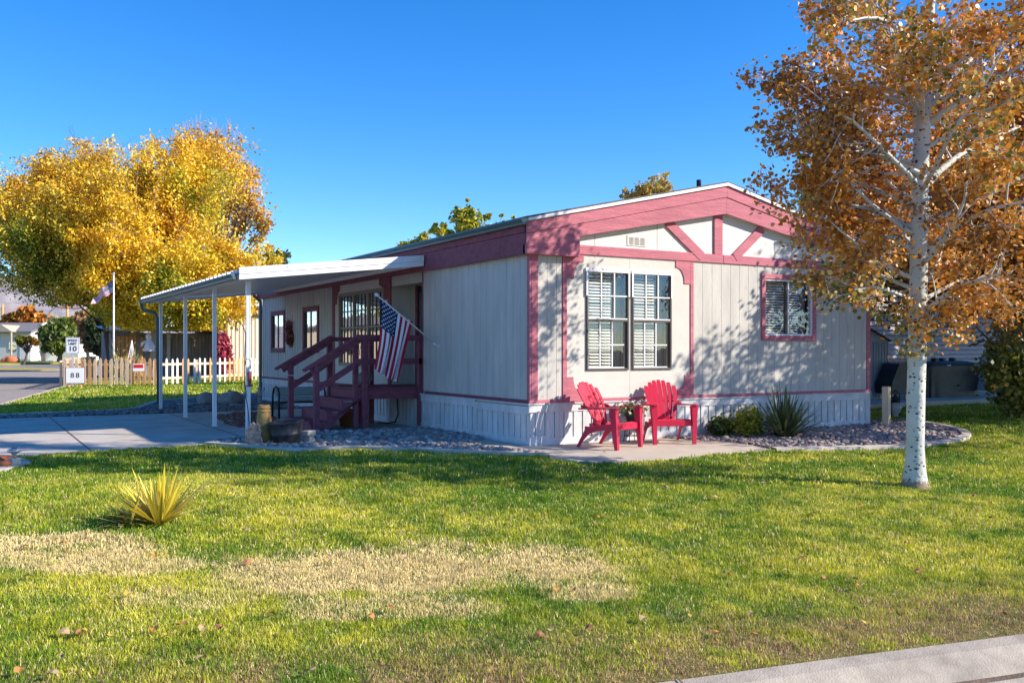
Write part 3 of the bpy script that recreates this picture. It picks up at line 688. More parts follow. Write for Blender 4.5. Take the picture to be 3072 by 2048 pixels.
# eaves boards of the long side
eb = MB(); eb.box(XE0-.012, XE0+.02, RY+.05, HL+.1, zl[1]+.02, zl[0]-.03, c=.004)
for y0, y1 in ((RY+.05, .62), (.63, 4.9), (4.91, 9.3), (9.31, HL+.1)): eb.box(XE0, XE0+.025, y0, y1, 2.765, zl[1]+.017, c=.003)
eb.build('fascia', MT['deckpaint'], home)
so2 = MB(); so2.box(XE0+.025, -.0, .0, HL+.1, 2.79, 2.80); so2.build('soffit', MT['pink'], home); so2 = MB(); so2.box(HW, XE1, 0, HL+.1, 2.79, 2.8); so2.box(XE1-.02, XE1, 0, HL+.1, 2.77, zl[0]-.03); so2.build('soffit', MT['pink'], home)
gt = MB(); gx = XE0-.014
gt.prism([(gx, -.20, zl[0]+.005), (gx-.115, -.20, zl[0]+.005), (gx-.12, -.20, zl[0]-.02), (gx-.085, -.20, zl[0]-.06), (gx-.075, -.20, zl[0]-.09), (gx, -.20, zl[0]-.09)], (0, HL+.3, 0))
gut = gt.build('gutter', MT['gutter'], home)
dp = on_x(785, 905, -.1); dsp = MB(); yy = HL+.06
dsp.tube([(gx-.06, yy, 3.15), (gx-.07, yy, 2.85), (-.05, yy, 2.72), (-.05, yy, 2.6), (-.05, yy, .3), (-.18, yy, .12)], .045, 8); dsp.build('downspout', MT['gutter'], home)
# skirting
sk_ = MB()
boards(sk_, 'x', .0, HW, .10, .49, .083, .010, t=.012, rib=.012); boards(sk_, 'y', .0, HL, .10, .49, .083, .010, t=.012, rib=.012)
sk_.build('skirting', MT['skirt'], home)
st = MB(); st.box(-.04, HW+.03, -.032, -.0, .488, .60, c=.003); st.box(-.04, -.0, .0, 1.6, .46, .575, c=.003); st.box(-.034, -.0, 1.62, HL, .488, .60, c=.003)
st.box(-.055, HW+.045, -.05, -.0, .601, .619); st.box(-.055, 0, .0, HL, .601, .619)
st.build('skirting_rail', MT['skirt'], home)
sb = MB(); sb.box(-.03, HW+.02, -.03, -.0, -.02, .11, c=.003); sb.box(-.03, 0, 0, HL, .0, .11, c=.003); sb.box(-.042, .26, -.045, -.031, .0, .15, c=.003)
sb.box(HW-.1, HW+.03, -.036, -.0, .0, .49, c=.003)
sb.build('skirting_board', MT['skirt'], home)

# windows ---------------------------------------------------------
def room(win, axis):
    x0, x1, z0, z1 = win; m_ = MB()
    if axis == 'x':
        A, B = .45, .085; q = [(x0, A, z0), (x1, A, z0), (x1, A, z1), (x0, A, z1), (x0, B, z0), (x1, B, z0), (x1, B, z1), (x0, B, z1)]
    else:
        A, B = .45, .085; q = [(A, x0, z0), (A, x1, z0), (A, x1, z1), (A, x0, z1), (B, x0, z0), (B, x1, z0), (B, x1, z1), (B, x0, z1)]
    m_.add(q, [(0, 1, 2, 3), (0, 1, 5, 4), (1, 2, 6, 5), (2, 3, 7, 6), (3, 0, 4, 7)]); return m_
def sash_window(win):
    x0, x1, z0, z1 = win; fr = MB(); zm = (z0+z1)/2
    t = .03
    fr.box(x0, x0+t, -.045, .06, z0, z1, c=.003); fr.box(x1-t, x1, -.045, .06, z0, z1, c=.003)
    fr.box(x0+t, x1-t, -.045, .06, z0, z0+t, c=.003); fr.box(x0+t, x1-t, -.04, .05, zm-.022, zm+.012, c=.003)
    fr.box(x1-t-.05, x1-t, -.01, .05, z0+t, zm-.022)
    o = fr.build('window', MT['brown_frame'], home)
    h = MB(); h.box(x0-.02, x1+.02, -.05, .05, z1-t-.01, z1+.015, c=.003)
    for xx in (x0-.012, x1-.018): h.box(xx, xx+.03, -.052, -.046, z1-.40, z1-t-.01)
    for k in range(9): h.box(x0+.03+k*.065, x0+.045+k*.065, -.054, -.05, z1-.005, z1+.003, mi=1)
    h.build('head_casing', [MT['white'], MT['brown_frame']], o)
    mu = MB(); xi0, xi1 = x0+t, x1-t
    for (c, d, xr, yy) in ((zm+.012, z1-t-.01, xi1, -.03), (z0+t, zm-.022, xi1-.05, -.015)):
        for k in (1, 2): xx = xi0+(xr-xi0)*k/3; mu.box(xx-.009, xx+.009, yy-.009, yy+.009, c, d)
        zz = (c+d)/2; mu.box(xi0, xr, yy-.0075, yy+.0075, zz-.009, zz+.009)
        mu.box(xi0, xr, yy-.011, yy+.011, c, c+.016); 
    mu.build('glazing_bar', MT['white'], o)
    g = MB(); g.box(xi0, xi1, -.018, -.014, zm+.012, z1-t-.01); g.box(xi0, xi1-.05, -.004, -.0, z0+t, zm-.022); g.build('pane', MT['glass'], o)
    bl = MB(); n = int((z1-z0-.06)/.047)
    for k in range(n):
        z = z0+.04+k*.047; bl.add([(xi0+.01, .085, z), (xi0+(xi1-xi0)*.70, .085, z), (xi0+(xi1-xi0)*.70, .115, z+.032), (xi0+.01, .115, z+.032)], [(0, 1, 2, 3)])
    for fx in (.12, .55): xx = xi0+(xi1-xi0)*fx; bl.box(xx, xx+.004, .08, .082, z0+.03, z1-.03)
    bl.build('blind', MT['blind'], o)
    cu = MB(); a, b = xi0+(xi1-xi0)*.72, xi1
    for k in range(10): u = a+(b-a)*k/10; cu.add([(u, .16+.02*(k % 2), z0), (u+(b-a)/10, .16+.02*((k+1) % 2), z0), (u+(b-a)/10, .16+.02*((k+1) % 2), z1), (u, .16+.02*(k % 2), z1)], [(0, 1, 2, 3)])
    cu.build('curtain', MT['greyroof'], o)
    room(win, 'x').build('room_void', MT['dark'], o)
sash_window(W1); sash_window(W2)
def slider(win):
    x0, x1, z0, z1 = win
    f = MB(); e = .085
    f.box(x0-e, x1+e, -.05, 0, z1, z1+e, c=.003); f.box(x0-e, x1+e, -.05, 0, z0-e, z0, c=.003); f.box(x0-e, x0, -.05, 0, z0, z1, c=.003); f.box(x1, x1+e, -.05, 0, z0, z1, c=.003)
    o = f.build('window', MT['pink'], home)
    s = MB(); t = .028; s.box(x0, x1, -.03, .05, z1-t, z1); s.box(x0, x1, -.03, .05, z0, z0+t); s.box(x0, x0+t*.7, -.03, .05, z0+t, z1-t); s.box(x1-t*.7, x1, -.03, .05, z0+t, z1-t)
    xm = x0+(x1-x0)*.485; s.box(xm-.012, xm+.016, -.03, .03, z0+t, z1-t); s.build('sash', MT['white'], o)
    s = MB(); s.box(xm-.055, xm-.0125, -.02, .03, z0+t, z1-t); s.build('sash_stile', MT['brown_frame'], o)
    g = MB(); g.box(x0+t*.7, x1-t*.7, .0, .004, z0+t, z1-t); g.build('pane', MT['glass'], o)
    bl = MB(); n = int((z1-z0-.06)/.045)
    for k in range(n):
        z = z0+.04+k*.045; bl.add([(x0+.03, .085, z), (x0+(x1-x0)*.80, .085, z), (x0+(x1-x0)*.80, .115, z+.030), (x0+.03, .115, z+.030)], [(0, 1, 2, 3)])
    bl.build('blind', MT['blind'], o)
    cu = MB(); cu.box(x0+(x1-x0)*.83, x1, .14, .15, z0, z1); cu.build('curtain', MT['greyroof'], o)
    room(win, 'x').build('room_void', MT['dark'], o)
slider(W3)
def side_window(win, cols, trim, tm, rows=(), vert_only=True):
    y0, y1, z0, z1 = win
    f = MB(); e = trim
    f.box(-.05, 0, y0-e, y1+e, z1, z1+e, c=.003); f.box(-.05, 0, y0-e, y1+e, z0-e, z0, c=.003); f.box(-.05, 0, y0-e, y0, z0, z1, c=.003); f.box(-.05, 0, y1, y1+e, z0, z1, c=.003)
    o = f.build('window', tm, home)
    s = MB(); t = .022; s.box(-.03, .05, y0, y1, z1-t, z1); s.box(-.03, .05, y0, y1, z0, z0+t); s.box(-.03, .05, y0, y0+t, z0+t, z1-t); s.box(-.03, .05, y1-t, y1, z0+t, z1-t)
    return o, s
for win in (NA, NB):
    o, s = side_window(win, 2, .10, MT['deckpaint'])
    ym = (win[0]+win[1])/2+.05; s.box(-.02, .04, ym-.02, ym+.02, win[2]+.022, win[3]-.022); s.build('sash', MT['brown_frame'], o)
    g = MB(); g.box(-.004, .0, win[0]+.022, win[1]-.022, win[2]+.022, win[3]-.022); g.build('pane', MT['mirrorglass'], o); room(win, 'y').build('room_void', MT['dark'], o)
o, s = side_window(BAY, 3, .05, MT['tanframe'])
y0, y1, z0, z1 = BAY; third = (y1-y0)/3
for k in (1, 2): s.box(-.035, .05, y0+third*k-.035, y0+third*k+.035, z0+.02, z1-.02)
zr = z0+(z1-z0)*.52; s.box(-.032, .03, y0, y1, zr-.018, zr+.018); s.build('sash', MT['tanframe'], o)
mu = MB()
for k in range(3):
    for j in (1, 2, 3):
        yy = y0+third*k+third*j/4; mu.box(-.018, -.006, yy-.011, yy+.011, z0+.02, z1-.02)
zz = z0+(z1-z0)*.76; mu.box(-.0175, -.0065, y0, y1, zz-.011, zz+.011); mu.build('glazing_bar', MT['brown_frame'], o)
g = MB(); g.box(-.004, .0, y0+.02, y1-.02, z0+.02, z1-.02); g.build('pane', MT['mirrorglass'], o); room(BAY, 'y').build('room_void', MT['dark'], o)

# flag bracket, flag pole and flag on the long wall
FB = on_x(1316, 1037, 0.0)
fb = MB(); fb.box(-.012, 0, FB[0]-.045, FB[0]+.045, FB[1]-.07, FB[1]+.07, c=.003); fb.tube([(-.01, FB[0], FB[1]-.02), (-.10, FB[0], FB[1]+.055)], .02, 8)
fb.box(-.03, -.012, FB[0]-.07, FB[0]-.045, FB[1]-.02, FB[1]+.02)
fb.build('flag_bracket', MT['white'], home)

# ---------------------------------------------------------------- the flag
def stars(fn, w, h, cx, cy, r):
    """one five-pointed star as points in cloth coordinates"""
    P = []
    for i in range(10):
        rr = r if i % 2 == 0 else r*.4; t = PI/2+i*PI/5; P.append((cx+rr*math.cos(t)*w, cy+rr*math.sin(t)*h))
    return P
def make_flag(name, root, S_, nu=65, nv=60, star_side=(1, ), starr=1.0):
    """S_(u, v): u along the hoist from the canton end, v along the fly"""
    fm = MB(); vs = [tuple(S_(i/nu, j/nv)) for i in range(nu+1) for j in range(nv+1)]; fs = []; k = len(fm.v)
    fm.add(vs, [])
    for i in range(nu):
        for j in range(nv):
            u = (i+.5)/nu; v = (j+.5)/nv; st_ = int(u*13); m_ = 1 if (u < 7/13 and v < .4) else (2 if st_ % 2 == 0 else 0)
            a = i*(nv+1)+j; fm.f.append([a, a+1, a+nv+2, a+nv+1]); fm.mi.append(m_); fm.sm.append(True)
    cl = fm.build(name, [MT['flagwhite'], MT['flagblue'], MT['flagred']], root)
    sm = MB(); hu, hv = 7/13, .4
    for r in range(9):
        for c in range(6 if r % 2 == 0 else 5):
            cu = hu*(r+1)/10; cv = hv*((2*c+1) if r % 2 == 0 else (2*c+2))/12
            P = []
            for i in range(10):
                rr = .0308*starr if i % 2 == 0 else .0308*starr*.42; t = i*PI/5
                P.append((cu-rr*math.cos(t), cv+rr*math.sin(t)/1.9))
            for sd_ in star_side:
                pts = []
                for (a, b) in P+[(cu, cv)]:
                    p = Vector(S_(a, b)); e = 1e-3; n = (Vector(S_(a+e, b))-Vector(S_(a-e, b))).cross(Vector(S_(a, b+e))-Vector(S_(a, b-e))).normalized(); pts.append(p+n*.004*sd_)
                sm.add(pts, [(i, (i+1) % 10, 10) for i in range(10)])
    sm.build('stars', MT['flagwhite'], cl)
tip = on_y(1133, 887, FB[0]); tipv = Vector((tip[0], FB[0], tip[1])); basev = Vector((-.05, FB[0], FB[1]+.02))
flag = thing('house_flag', 'large stars and stripes flag hanging from a slanted pole on the wall', 'flag', (0, FB[0], FB[1]))
pm = MB(); pm.tube([basev, tipv], .0125, 8); pm.build('pole', MT['whitewood'], flag)
pm = MB(); d = (tipv-basev).normalized(); pm.tube([tipv-d*.02, tipv+d*.0, tipv+d*.03, tipv+d*.055, tipv+d*.06], [.014, .028, .032, .022, .005], 10); pm.build('finial', MT['white'], flag)
def FP(px, py): q = on_y(px, py, FB[0]); return Vector((q[0], FB[0], q[1]))
h0 = FP(1143, 896); h1 = FP(1238, 966); e0 = FP(1124, 1106); e1 = FP(1193, 1146); em = FP(1155, 1132)
def flag_surf(u, v):
    u_ = min(max(u, 0), 1); v_ = min(max(v, 0), 1); top = h0.lerp(h1, u_)
    bot = e0*(1-u_)**2+em*2*u_*(1-u_)*1.0+e1*u_**2
    p = top.lerp(bot, v_)
    f = v_**.7
    off = .055*f*math.sin(u_*15+v_*1.2+.6)+.03*f*math.sin(u_*29+v_*3)
    p = p+Vector((.018*f*math.cos(u_*15+.5), off, 0)); sag = math.sin(PI*u_)*.02; p.z -= sag*(1-v_)
    # the cloth bunches where the canton ends
    p.x += .05*math.sin(PI*v_)*(1-u_)
    return p
make_flag('cloth', flag, flag_surf, star_side=(1, -1), starr=1.0)

# ---------------------------------------------------------------- carport
cp = thing('carport', 'white metal carport roof on four slim posts beside the mobile home', 'carport', (-1.7, 7.7, 0))
CY0, CY1, CXO = 3.30, 12.2, -3.32
ZOT, ZIT = 2.66, 3.03
def cz(x): return ZOT+(ZIT-ZOT)*(x-CXO)/(-.02-CXO)
rp = MB(); prof = []; y = CY0+.02; k = 0
seq = [(0, 0), (.04, 0), (.06, .045), (.11, .045), (.13, 0), (.30, 0)]
while y < CY1:
    for dy, dz in seq[:-1]:
        if y+dy < CY1: prof.append((y+dy, dz))
    y += .30
n = len(prof); X0, X1 = CXO-.10, -.10
for (o_, s_) in ((-.06, 0), (-.078, 1)):
    vs = [(X0, a, cz(X0)+b+o_) for a, b in prof]+[(X1, a, cz(X1)+b+o_) for a, b in prof]
    rp.add(vs, [(i, i+1, n+i+1, n+i) for i in range(n-1)])
for i in range(n-1): rp.add([(X0, prof[i][0], cz(X0)+prof[i][1]-.06), (X0, prof[i+1][0], cz(X0)+prof[i+1][1]-.06), (X0, prof[i+1][0], cz(X0)+prof[i+1][1]-.078), (X0, prof[i][0], cz(X0)+prof[i][1]-.078)], [(0, 1, 2, 3)])
rp.build('roof_panel', MT['white'], cp)
ff = MB()
def sl(mb, ya, yb, za_, zb_, xa_=CXO-.01, xb_=-.16): mb.prism([(xa_, ya, cz(xa_)+za_), (xb_, ya, cz(xb_)+za_), (xb_, ya, cz(xb_)+zb_), (xa_, ya, cz(xa_)+zb_)], (0, yb-ya, 0))
sl(ff, CY0-.04, CY0, -.165, -.085); sl(ff, CY0-.05, CY0, -.082, .01); sl(ff, CY0-.045, CY0+.05, .01, .022)
sl(ff, CY0, CY0+.05, -.165, -.155); rf2 = MB(); sl(rf2, CY1, CY1+.04, -.165, .01); rf2.build('rear_fascia', MT['white'], cp)
for k in range(7):
    x = CXO+.25+k*.5; ff.box(x, x+.012, CY0-.054, CY0-.05, cz(x)-.03, cz(x)-.018, mi=1)
ff.build('front_fascia', [MT['white'], MT['brown_frame']], cp)
bmx = -3.10; bm_ = MB(); bm_.box(bmx-.03, bmx+.03, CY0+.02, CY1, cz(bmx)-.17, cz(bmx)-.082, c=.004); bm_.build('beam', MT['white'], cp)
lg = MB(); lg.box(-.19, -.155, CY0, CY1, cz(-.17)-.16, cz(-.17)-.085); lg.build('ledger', MT['white'], cp)
gt = MB(); gx = CXO-.03
gt.prism([(gx, CY0, ZOT-.075), (gx-.10, CY0, ZOT-.075), (gx-.105, CY0, ZOT-.09), (gx-.07, CY0, ZOT-.13), (gx-.065, CY0, ZOT-.165), (gx, CY0, ZOT-.165)], (0, CY1-CY0+.1, 0)); gt.build('gutter', MT['gutter'], cp)
ds = MB(); q = Vector((gx-.05, CY1-.0, ZOT-.1)); ds.tube([q, q+Vector((0, 0, -.10)), q+Vector((.03, -.02, -.2)), q+Vector((.30, -.15, -.30)), q+Vector((.34, -.15, -.4)), (gx+.32, CY1-.15, .1)], .04, 8); ds.build('downspout', MT['gutter'], cp)
for (px, py) in ((739, 1310), (658, 1284), (563, 1257), (489, 1230)):
    pass
for yy in (3.62, 5.95, 8.55, 11.35):
    p = MB(); x = bmx; h = cz(x)-.17
    for dx in (-.033, .015): p.box(x+dx, x+dx+.018, yy-.033, yy+.033, .0, h)
    p.box(x-.0145, x+.0145, yy-.027, yy+.027, .0, h)
    p.box(x-.05, x+.05, yy-.05, yy+.05, .0, .012)
    p.build('post', MT['white'], cp)

# ---------------------------------------------------------------- timber steps and landing
dk = thing('entrance_steps', 'purple red painted timber landing with steps and handrails', 'wooden steps', (-.9, 4.5, 0))
DX0, DX1, DY0, DY1 = -1.14, -.045, 3.76, 5.25; DT = .735
pf = MB()
for k in range(8):
    y = DY0-.02+k*.192; pf.box(DX0-.03, DX1, y, y+.184, DT-.035, DT, c=.004)
pf.build('platform', MT['deckpaint'], dk)
rm = MB(); rm.box(DX0-.02, DX1+.06, DY0-.015, DY0+.022, DT-.20, DT-.036, c=.004); rm.box(DX0-.02, DX0+.02, DY0+.023, DY1, DT-.20, DT-.036, c=.004); rm.box(DX0, DX1, DY1-.04, DY1, DT-.20, DT-.036)
rm.build('rim_board', MT['deckpaint'], dk)
RT = 1.63
def post(x, y, z0=.0, z1=RT-.06, s=.09):
    p = MB(); p.box(x-s/2, x+s/2, y-s/2, y+s/2, z0, z1, c=.004); p.build('post', MT['deckpaint'], dk)
post(DX1+.02, DY0-.06); post(DX0+.065, DY0-.061); post(DX0-.056, DY0+.065, s=.085); post(DX0-.03, DY1-.02); post(-.35, DY1-.03); post(DX0+.55, DY1-.05, 0, DT-.2)
SX = -1.93
post(SX, DY0-.03, 0, 1.13); post(SX, DY1-.10, .1, 1.13)
def rail(a, b, wd, ht): r = MB(); r.beam(a, b, wd, ht); r.build('rail', MT['deckpaint'], dk)
rail((DX0-.10, DY0-.06, RT-.025), (DX1+.065, DY0-.06, RT-.025), .10, .10); rail((DX0-.12, DY0-.085, 1.19), (DX1+.06, DY0-.085, 1.19), .04, .105)
rail((DX0-.03, DY1+.02, RT-.04), (DX1, DY1+.02, RT-.04), .10, .08); rail((DX0-.03, DY0+.05, 1.19), (DX0-.03, DY0+.12, 1.19), .09, .09)
for yy, sx2 in ((DY0-.01, -2.14), (DY1-.08, -2.20)):
    top = Vector((DX0-.02, yy, RT+.01)); bot = Vector((sx2, yy, 1.045)); rail(top, bot, .13, .045)
    rail(top+Vector((0, .0, -.075)), bot+Vector((.12, 0, -.01)), .04, .11)
    rail((DX0-.02, yy-.03, 1.19), (SX+.02, yy-.03, .73), .04, .10)
ns = 4; rise = DT/ns
for k in range(1, ns):
    z = DT-rise*k; x1 = DX0-.03-(k-1)*.27; x0 = x1-.29; t = MB()
    ext = .0 if k < 3 else .05
    t.box(x0-ext, x1, DY0+.03, DY1-.15, z-.04, z, c=.004); t.build('tread', MT['deckpaint'], dk)
    r = MB(); r.box(x0+.01, x0+.035, DY0+.04, DY1-.16, z-rise+.0, z-.041); r.build('riser', MT['deckpaint'], dk)
t = MB(); t.box(DX0-.053, DX0-.03, DY0+.03, DY1-.15, DT-rise, DT-.04); t.build('riser', MT['deckpaint'], dk)
for yy in (DY0+.005, DY1-.149):
    s = MB(); s.prism([(DX0-.02, yy, DT-.2), (DX0-.02, yy, DT-rise-.05), (DX0-.32, yy, DT-rise-.05), (DX0-.32, yy, DT-2*rise-.045), (DX0-.59, yy, DT-2*rise-.045), (DX0-.59, yy, DT-3*rise-.045), (DX0-.87, yy, DT-3*rise-.045), (DX0-.87, yy, .0), (DX0-.60, yy, .0)], (0, .028, 0)); s.build('stringer', MT['deckpaint'], dk)
# little chain hung between the handrail ends
ch = MB(); a = Vector((-2.1, DY0-.01, 1.0)); b = Vector((-2.15, DY1-.08, 1.0)); ch.tube([a.lerp(b, i/12)+Vector((0, 0, -.05*math.sin(PI*i/12))) for i in range(13)], .006, 5)
ch.build('chain', MT['tin'], dk)

# ---------------------------------------------------------------- red garden chairs (built at the origin facing -Y, then copied)
def make_chair():
    t = thing('garden_chair', 'red resin adirondack chair', 'garden chair', local=True)
    def strip(mb, path, w, th):
        """path of (x, y, z, half width scale) along a slat, thickness th"""
        vs = []; n = len(path)
        for i, (x, y, z, ww) in enumerate(path):
            a = Vector(path[max(i-1, 0)][:3]); b = Vector(path[min(i+1, n-1)][:3]); d = (b-a).normalized(); nn = Vector((0, -d.z, d.y)).normalized()*th
            for sx in (-1, 1): vs.append(Vector((x+sx*w*ww, y, z)))
            for sx in (1, -1): vs.append(Vector((x+sx*w*ww, y, z))-nn)
        fs = []
        for i in range(n-1):
            for k in range(4): fs.append((i*4+k, i*4+(k+1) % 4, i*4+4+(k+1) % 4, i*4+4+k))
        fs += [(0, 3, 2, 1), tuple((n-1)*4+k for k in range(4))]; mb.add(vs, fs)
    bk = MB(); N = 7
    for k in range(N):
        u = (k-(N-1)/2)/((N-1)/2); path = []
        top = .665-.10*abs(u)**2.2
        for j in range(13):
            q_ = j/12; L = top*q_; f = min(L/.5, 1); hw = .145+.112*math.sin(f*PI/2); cv = .035*(1-u*u)
            y = .12+L*.46+cv-.02*math.sin(q_*PI); z = .325+L*.895
            ww = hw/7*(.90 if j < 12 else .72)/.02
            path.append((u*hw*6/7, y, z, ww))
        strip(bk, path, .02, .014)
    for (z_, hw) in ((.36, .145), (.60, .215)):
        y = .12+(z_-.325)/.895*.46+.03
        bk.beam((-hw, y, z_), (hw, y, z_), .02, .035)
    bk.build('backrest', MT['red'], t)
    se = MB()
    for k in range(7):
        x = (k-3)*.072; strip(se, [(x, -.30, .335, .9), (x, -.305, .352, 1), (x, -.27, .365, 1), (x, -.10, .335, 1), (x, .05, .30, 1), (x, .14, .305, 1), (x, .17, .34, .8)], .032, .012)
    se.box(-.262, .262, -.318, -.295, .265, .352, c=.006); se.box(-.24, .24, -.05, -.03, .27, .31); se.box(-.235, .235, .13, .15, .26, .30)
    se.build('seat', MT['red'], t)
    for s in (-1, 1):
        # side rail sweeping from the seat front to the rear foot
        sr = MB(); P = [(-.31, .36), (-.10, .335), (.08, .295), (.22, .30), (.22, .25), (.30, .12), (.37, .0), (.32, .0), (.25, .10), (.16, .19), (.02, .235), (-.14, .26), (-.31, .275)]
        sr.prism([(s*.262, y, z) for y, z in P], (s*.022, 0, 0)); sr.build('rear_leg', MT['red'], t)
        fl_ = MB(); Q = [(-.285, .565), (-.245, .565), (-.20, .53), (-.255, .30), (-.285, 0), (-.355, 0), (-.35, .30), (-.33, .55)]
        lv_ = [(.56, .262, .352, -.345, -.255), (.50, .266, .350, -.348, -.245), (.36, .268, .338, -.352, -.265), (.18, .272, .332, -.358, -.285), (0, .276, .322, -.365, -.312)]
        vs_ = []; [vs_.extend([(s*a_, c_, z_), (s*b_, c_, z_), (s*b_, d_, z_), (s*a_, d_, z_)]) for z_, a_, b_, c_, d_ in lv_]
        fl_.add(vs_, [(i*4+k, i*4+(k+1) % 4, i*4+4+(k+1) % 4, i*4+4+k) for i in range(4) for k in range(4)]+[(0, 1, 2, 3), (16, 17, 18, 19)]); fl_.build('front_leg', MT['red'], t)
        ar = MB(); A = [(-.375, .055), (-.36, .10), (-.20, .098), (.10, .075), (.26, .05), (.33, .02)]
        vs = []; fs = []
        for (y, hw) in A:
            z = .585-.035*(y+.37)/.67 if y > -.3 else .58
            cx_ = s*.30-(s*.02*(y+.37)/.67)
            for dx, dz in ((-hw*.45, -.012), (hw*.5, -.016), (hw*.5, .004), (-hw*.45, .008)): vs.append((cx_+s*dx, y, z+dz))
        n = len(A)
        for i in range(n-1):
            for k in range(4): fs.append((i*4+k, i*4+(k+1) % 4, i*4+4+(k+1) % 4, i*4+4+k))
        fs += [(0, 3, 2, 1), tuple((n-1)*4+k for k in range(4))]
        ar.add(vs, fs); ar.prism([(s*.25, y, z) for y, z in [(.16, .56), (.28, .545), (.30, .60), (.20, .59)]], (s*.03, 0, 0)); ar.build('armrest', MT['red'], t)
    return t
ch1 = make_chair()
def dup(root, loc, rz, label, **kw):
    r = root.copy(); COL.objects.link(r); r.location = loc; r.rotation_euler = (0, 0, rz); r['label'] = label
    for k_, v_ in kw.items(): r[k_] = v_
    for c in list(root.children):
        q = c.copy(); COL.objects.link(q); q.parent = r
        for g_ in list(c.children):
            h_ = g_.copy(); COL.objects.link(h_); h_.parent = q
    return r
ch1.location = (.89, -.70, .012); ch1.rotation_euler = (0, 0, math.radians(19)); ch1['label'] = 'red resin adirondack chair turned to the right, nearer the house corner'; ch1['group'] = 'red garden chairs on the patio'
dup(ch1, (2.05, -.60, .012), math.radians(-22), 'red resin adirondack chair turned to the left, beside the green shrubs')

# foliage helper for small plants
def tuft(name, root, base, n, length, width, spread, cols, up=.55, seed=0, segs=5, curl=.25, amin=0.0):
    r = np.random.default_rng(seed); V = []; F = []; C = []; k = 0
    cols = np.array(cols)
    for i in range(n):
        th = r.uniform(0, 2*PI); inc = amin+(r.random()**up)*spread; L = length*r.uniform(.65, 1.08); d = np.array([math.cos(th)*math.sin(inc), math.sin(th)*math.sin(inc), math.cos(inc)])
        side_ = np.cross(d, [0, 0, 1.0]); side_ /= (np.linalg.norm(side_)+1e-6); b0 = np.array(base)+np.array([math.cos(th), math.sin(th), 0])*r.uniform(0, .05)*length*2
        c = cols[r.integers(len(cols))]*r.uniform(.8, 1.15); cu = curl*r.uniform(.2, 1.4)
        nrm = np.cross(side_, d)
        for j in range(segs+1):
            s = j/segs; p = b0+d*L*s; p[2] -= cu*L*s*s*math.sin(inc); w_ = width*(.55+.6*math.sin(min(s*1.6, 1)*PI*.5))*(1-s**2.2)
            V += [p-side_*w_/2, p+nrm*w_*.12*-1, p+side_*w_/2]; cc = c*(.75+.4*s); C += [cc*1.15, cc*.8, cc*1.1]  # shading put into the vertex colour: blades darker towards the base
        for j in range(segs):
            a = k+3*j; F += [(a, a+1, a+4, a+3), (a+1, a+2, a+5, a+4)]
        k += 3*(segs+1)
    return np_mesh(name, np.array(V), np.array(F), np.clip(np.array(C), 0, 1), MT['leaf'], root)
yu = gnd(478, 1571); t = thing('yucca', 'yellow variegated yucca clump growing in the front lawn', 'yucca', yu)
tuft('leaves', t, (yu.x, yu.y, yu.z), 105, .54, .038, 1.2, [(.92, .68, .07), (.86, .66, .06), (.92, .76, .18), (.60, .50, .05)], up=.6, seed=3, curl=.10)
q = yu+Vector((-.24, .08, 0)); tuft('leaves', t, (q.x, q.y, q.z), 34, .36, .03, 1.35, [(.42, .36, .07), (.28, .16, .06), (.20, .16, .06), (.55, .46, .09)], seed=5, curl=.45)
yg = gnd(2352, 1313); t = thing('yucca', 'tall dark green yucca against the skirting below the right window', 'yucca', yg)
tuft('leaves', t, (yg.x, yg.y, .0), 200, .98, .034, 1.12, [(.10, .14, .06), (.13, .18, .08), (.07, .10, .045)], up=.7, seed=8, curl=.35)
def clump_plant(name, label, cat, c, r, n, size, cols, seed=0, group=None, aspect=1.6, stems=True, h=None, shape=1.0, sides=4, bark='bark'):
    g = np.random.default_rng(seed); t = thing(name, label, cat, (c[0], c[1], c[2]-r[2]), group=group)
    K = max(5, n//45); cc = g.normal(size=(K, 3)); cc /= np.linalg.norm(cc, axis=1)[:, None]; cc *= (g.random((K, 1))**(.45))*np.array(r)*.82; cc += np.array(c)
    cc[:, 2] = np.maximum(cc[:, 2], c[2]-r[2]*.9)
    i = g.integers(K, size=n); P = cc[i]+g.normal(size=(n, 3))*np.array(r)*.22
    kn = g.random(K); col = palette(cols, [1]*len(cols), np.clip(kn[i]*.6+g.random(n)*.4, 0, .999))*g.uniform(.75, 1.25, (n, 1))
    V, F, C = leaf_geo(P, size, col, aspect, sides, .2, g); np_mesh('foliage', V, F, C, MT['leaf'], t)
    if stems:
        m_ = MB(); b = Vector((c[0], c[1], c[2]-r[2]))
        for k in range(min(K, 26)):
            e = Vector(cc[k]); mid_ = b.lerp(e, .5)+Vector((0, 0, r[2]*.15)); m_.tube([b+Vector((g.normal()*.02, g.normal()*.02, 0)), mid_, e], [max(.006, r[0]*.02), max(.004, r[0]*.013), .003], 4)
        m_.build('stem', MT[bark], t)
    return t
for j, (px, py, w_, h_, cols, lab) in enumerate((
    (2238, 1312, .30, .30, [(.36, .38, .03), (.22, .26, .03), (.46, .40, .04)], 'yellow green leafy shrub just left of the tall yucca'),
    (2110, 1303, .24, .20, [(.18, .24, .03), (.11, .16, .02), (.28, .30, .04)], 'low mid green shrub between the red chair and the yellow green shrub'),
    (2050, 1298, .20, .15, [(.07, .12, .02), (.06, .08, .02)], 'small dark ground shrub behind the right red chair'),
    (2175, 1296, .24, .17, [(.08, .12, .02), (.05, .08, .02)], 'low dark green shrub against the skirting between two lighter shrubs'))):
    p = gnd(px, py); p.y = max(min(p.y, -.28), -1.2)
    clump_plant('shrub', lab, 'shrub', (p.x, p.y, h_*.9), (w_, w_*.75, h_*.9), 900, .05, cols, 20+j, 'low shrubs along the gable wall', 1.0)
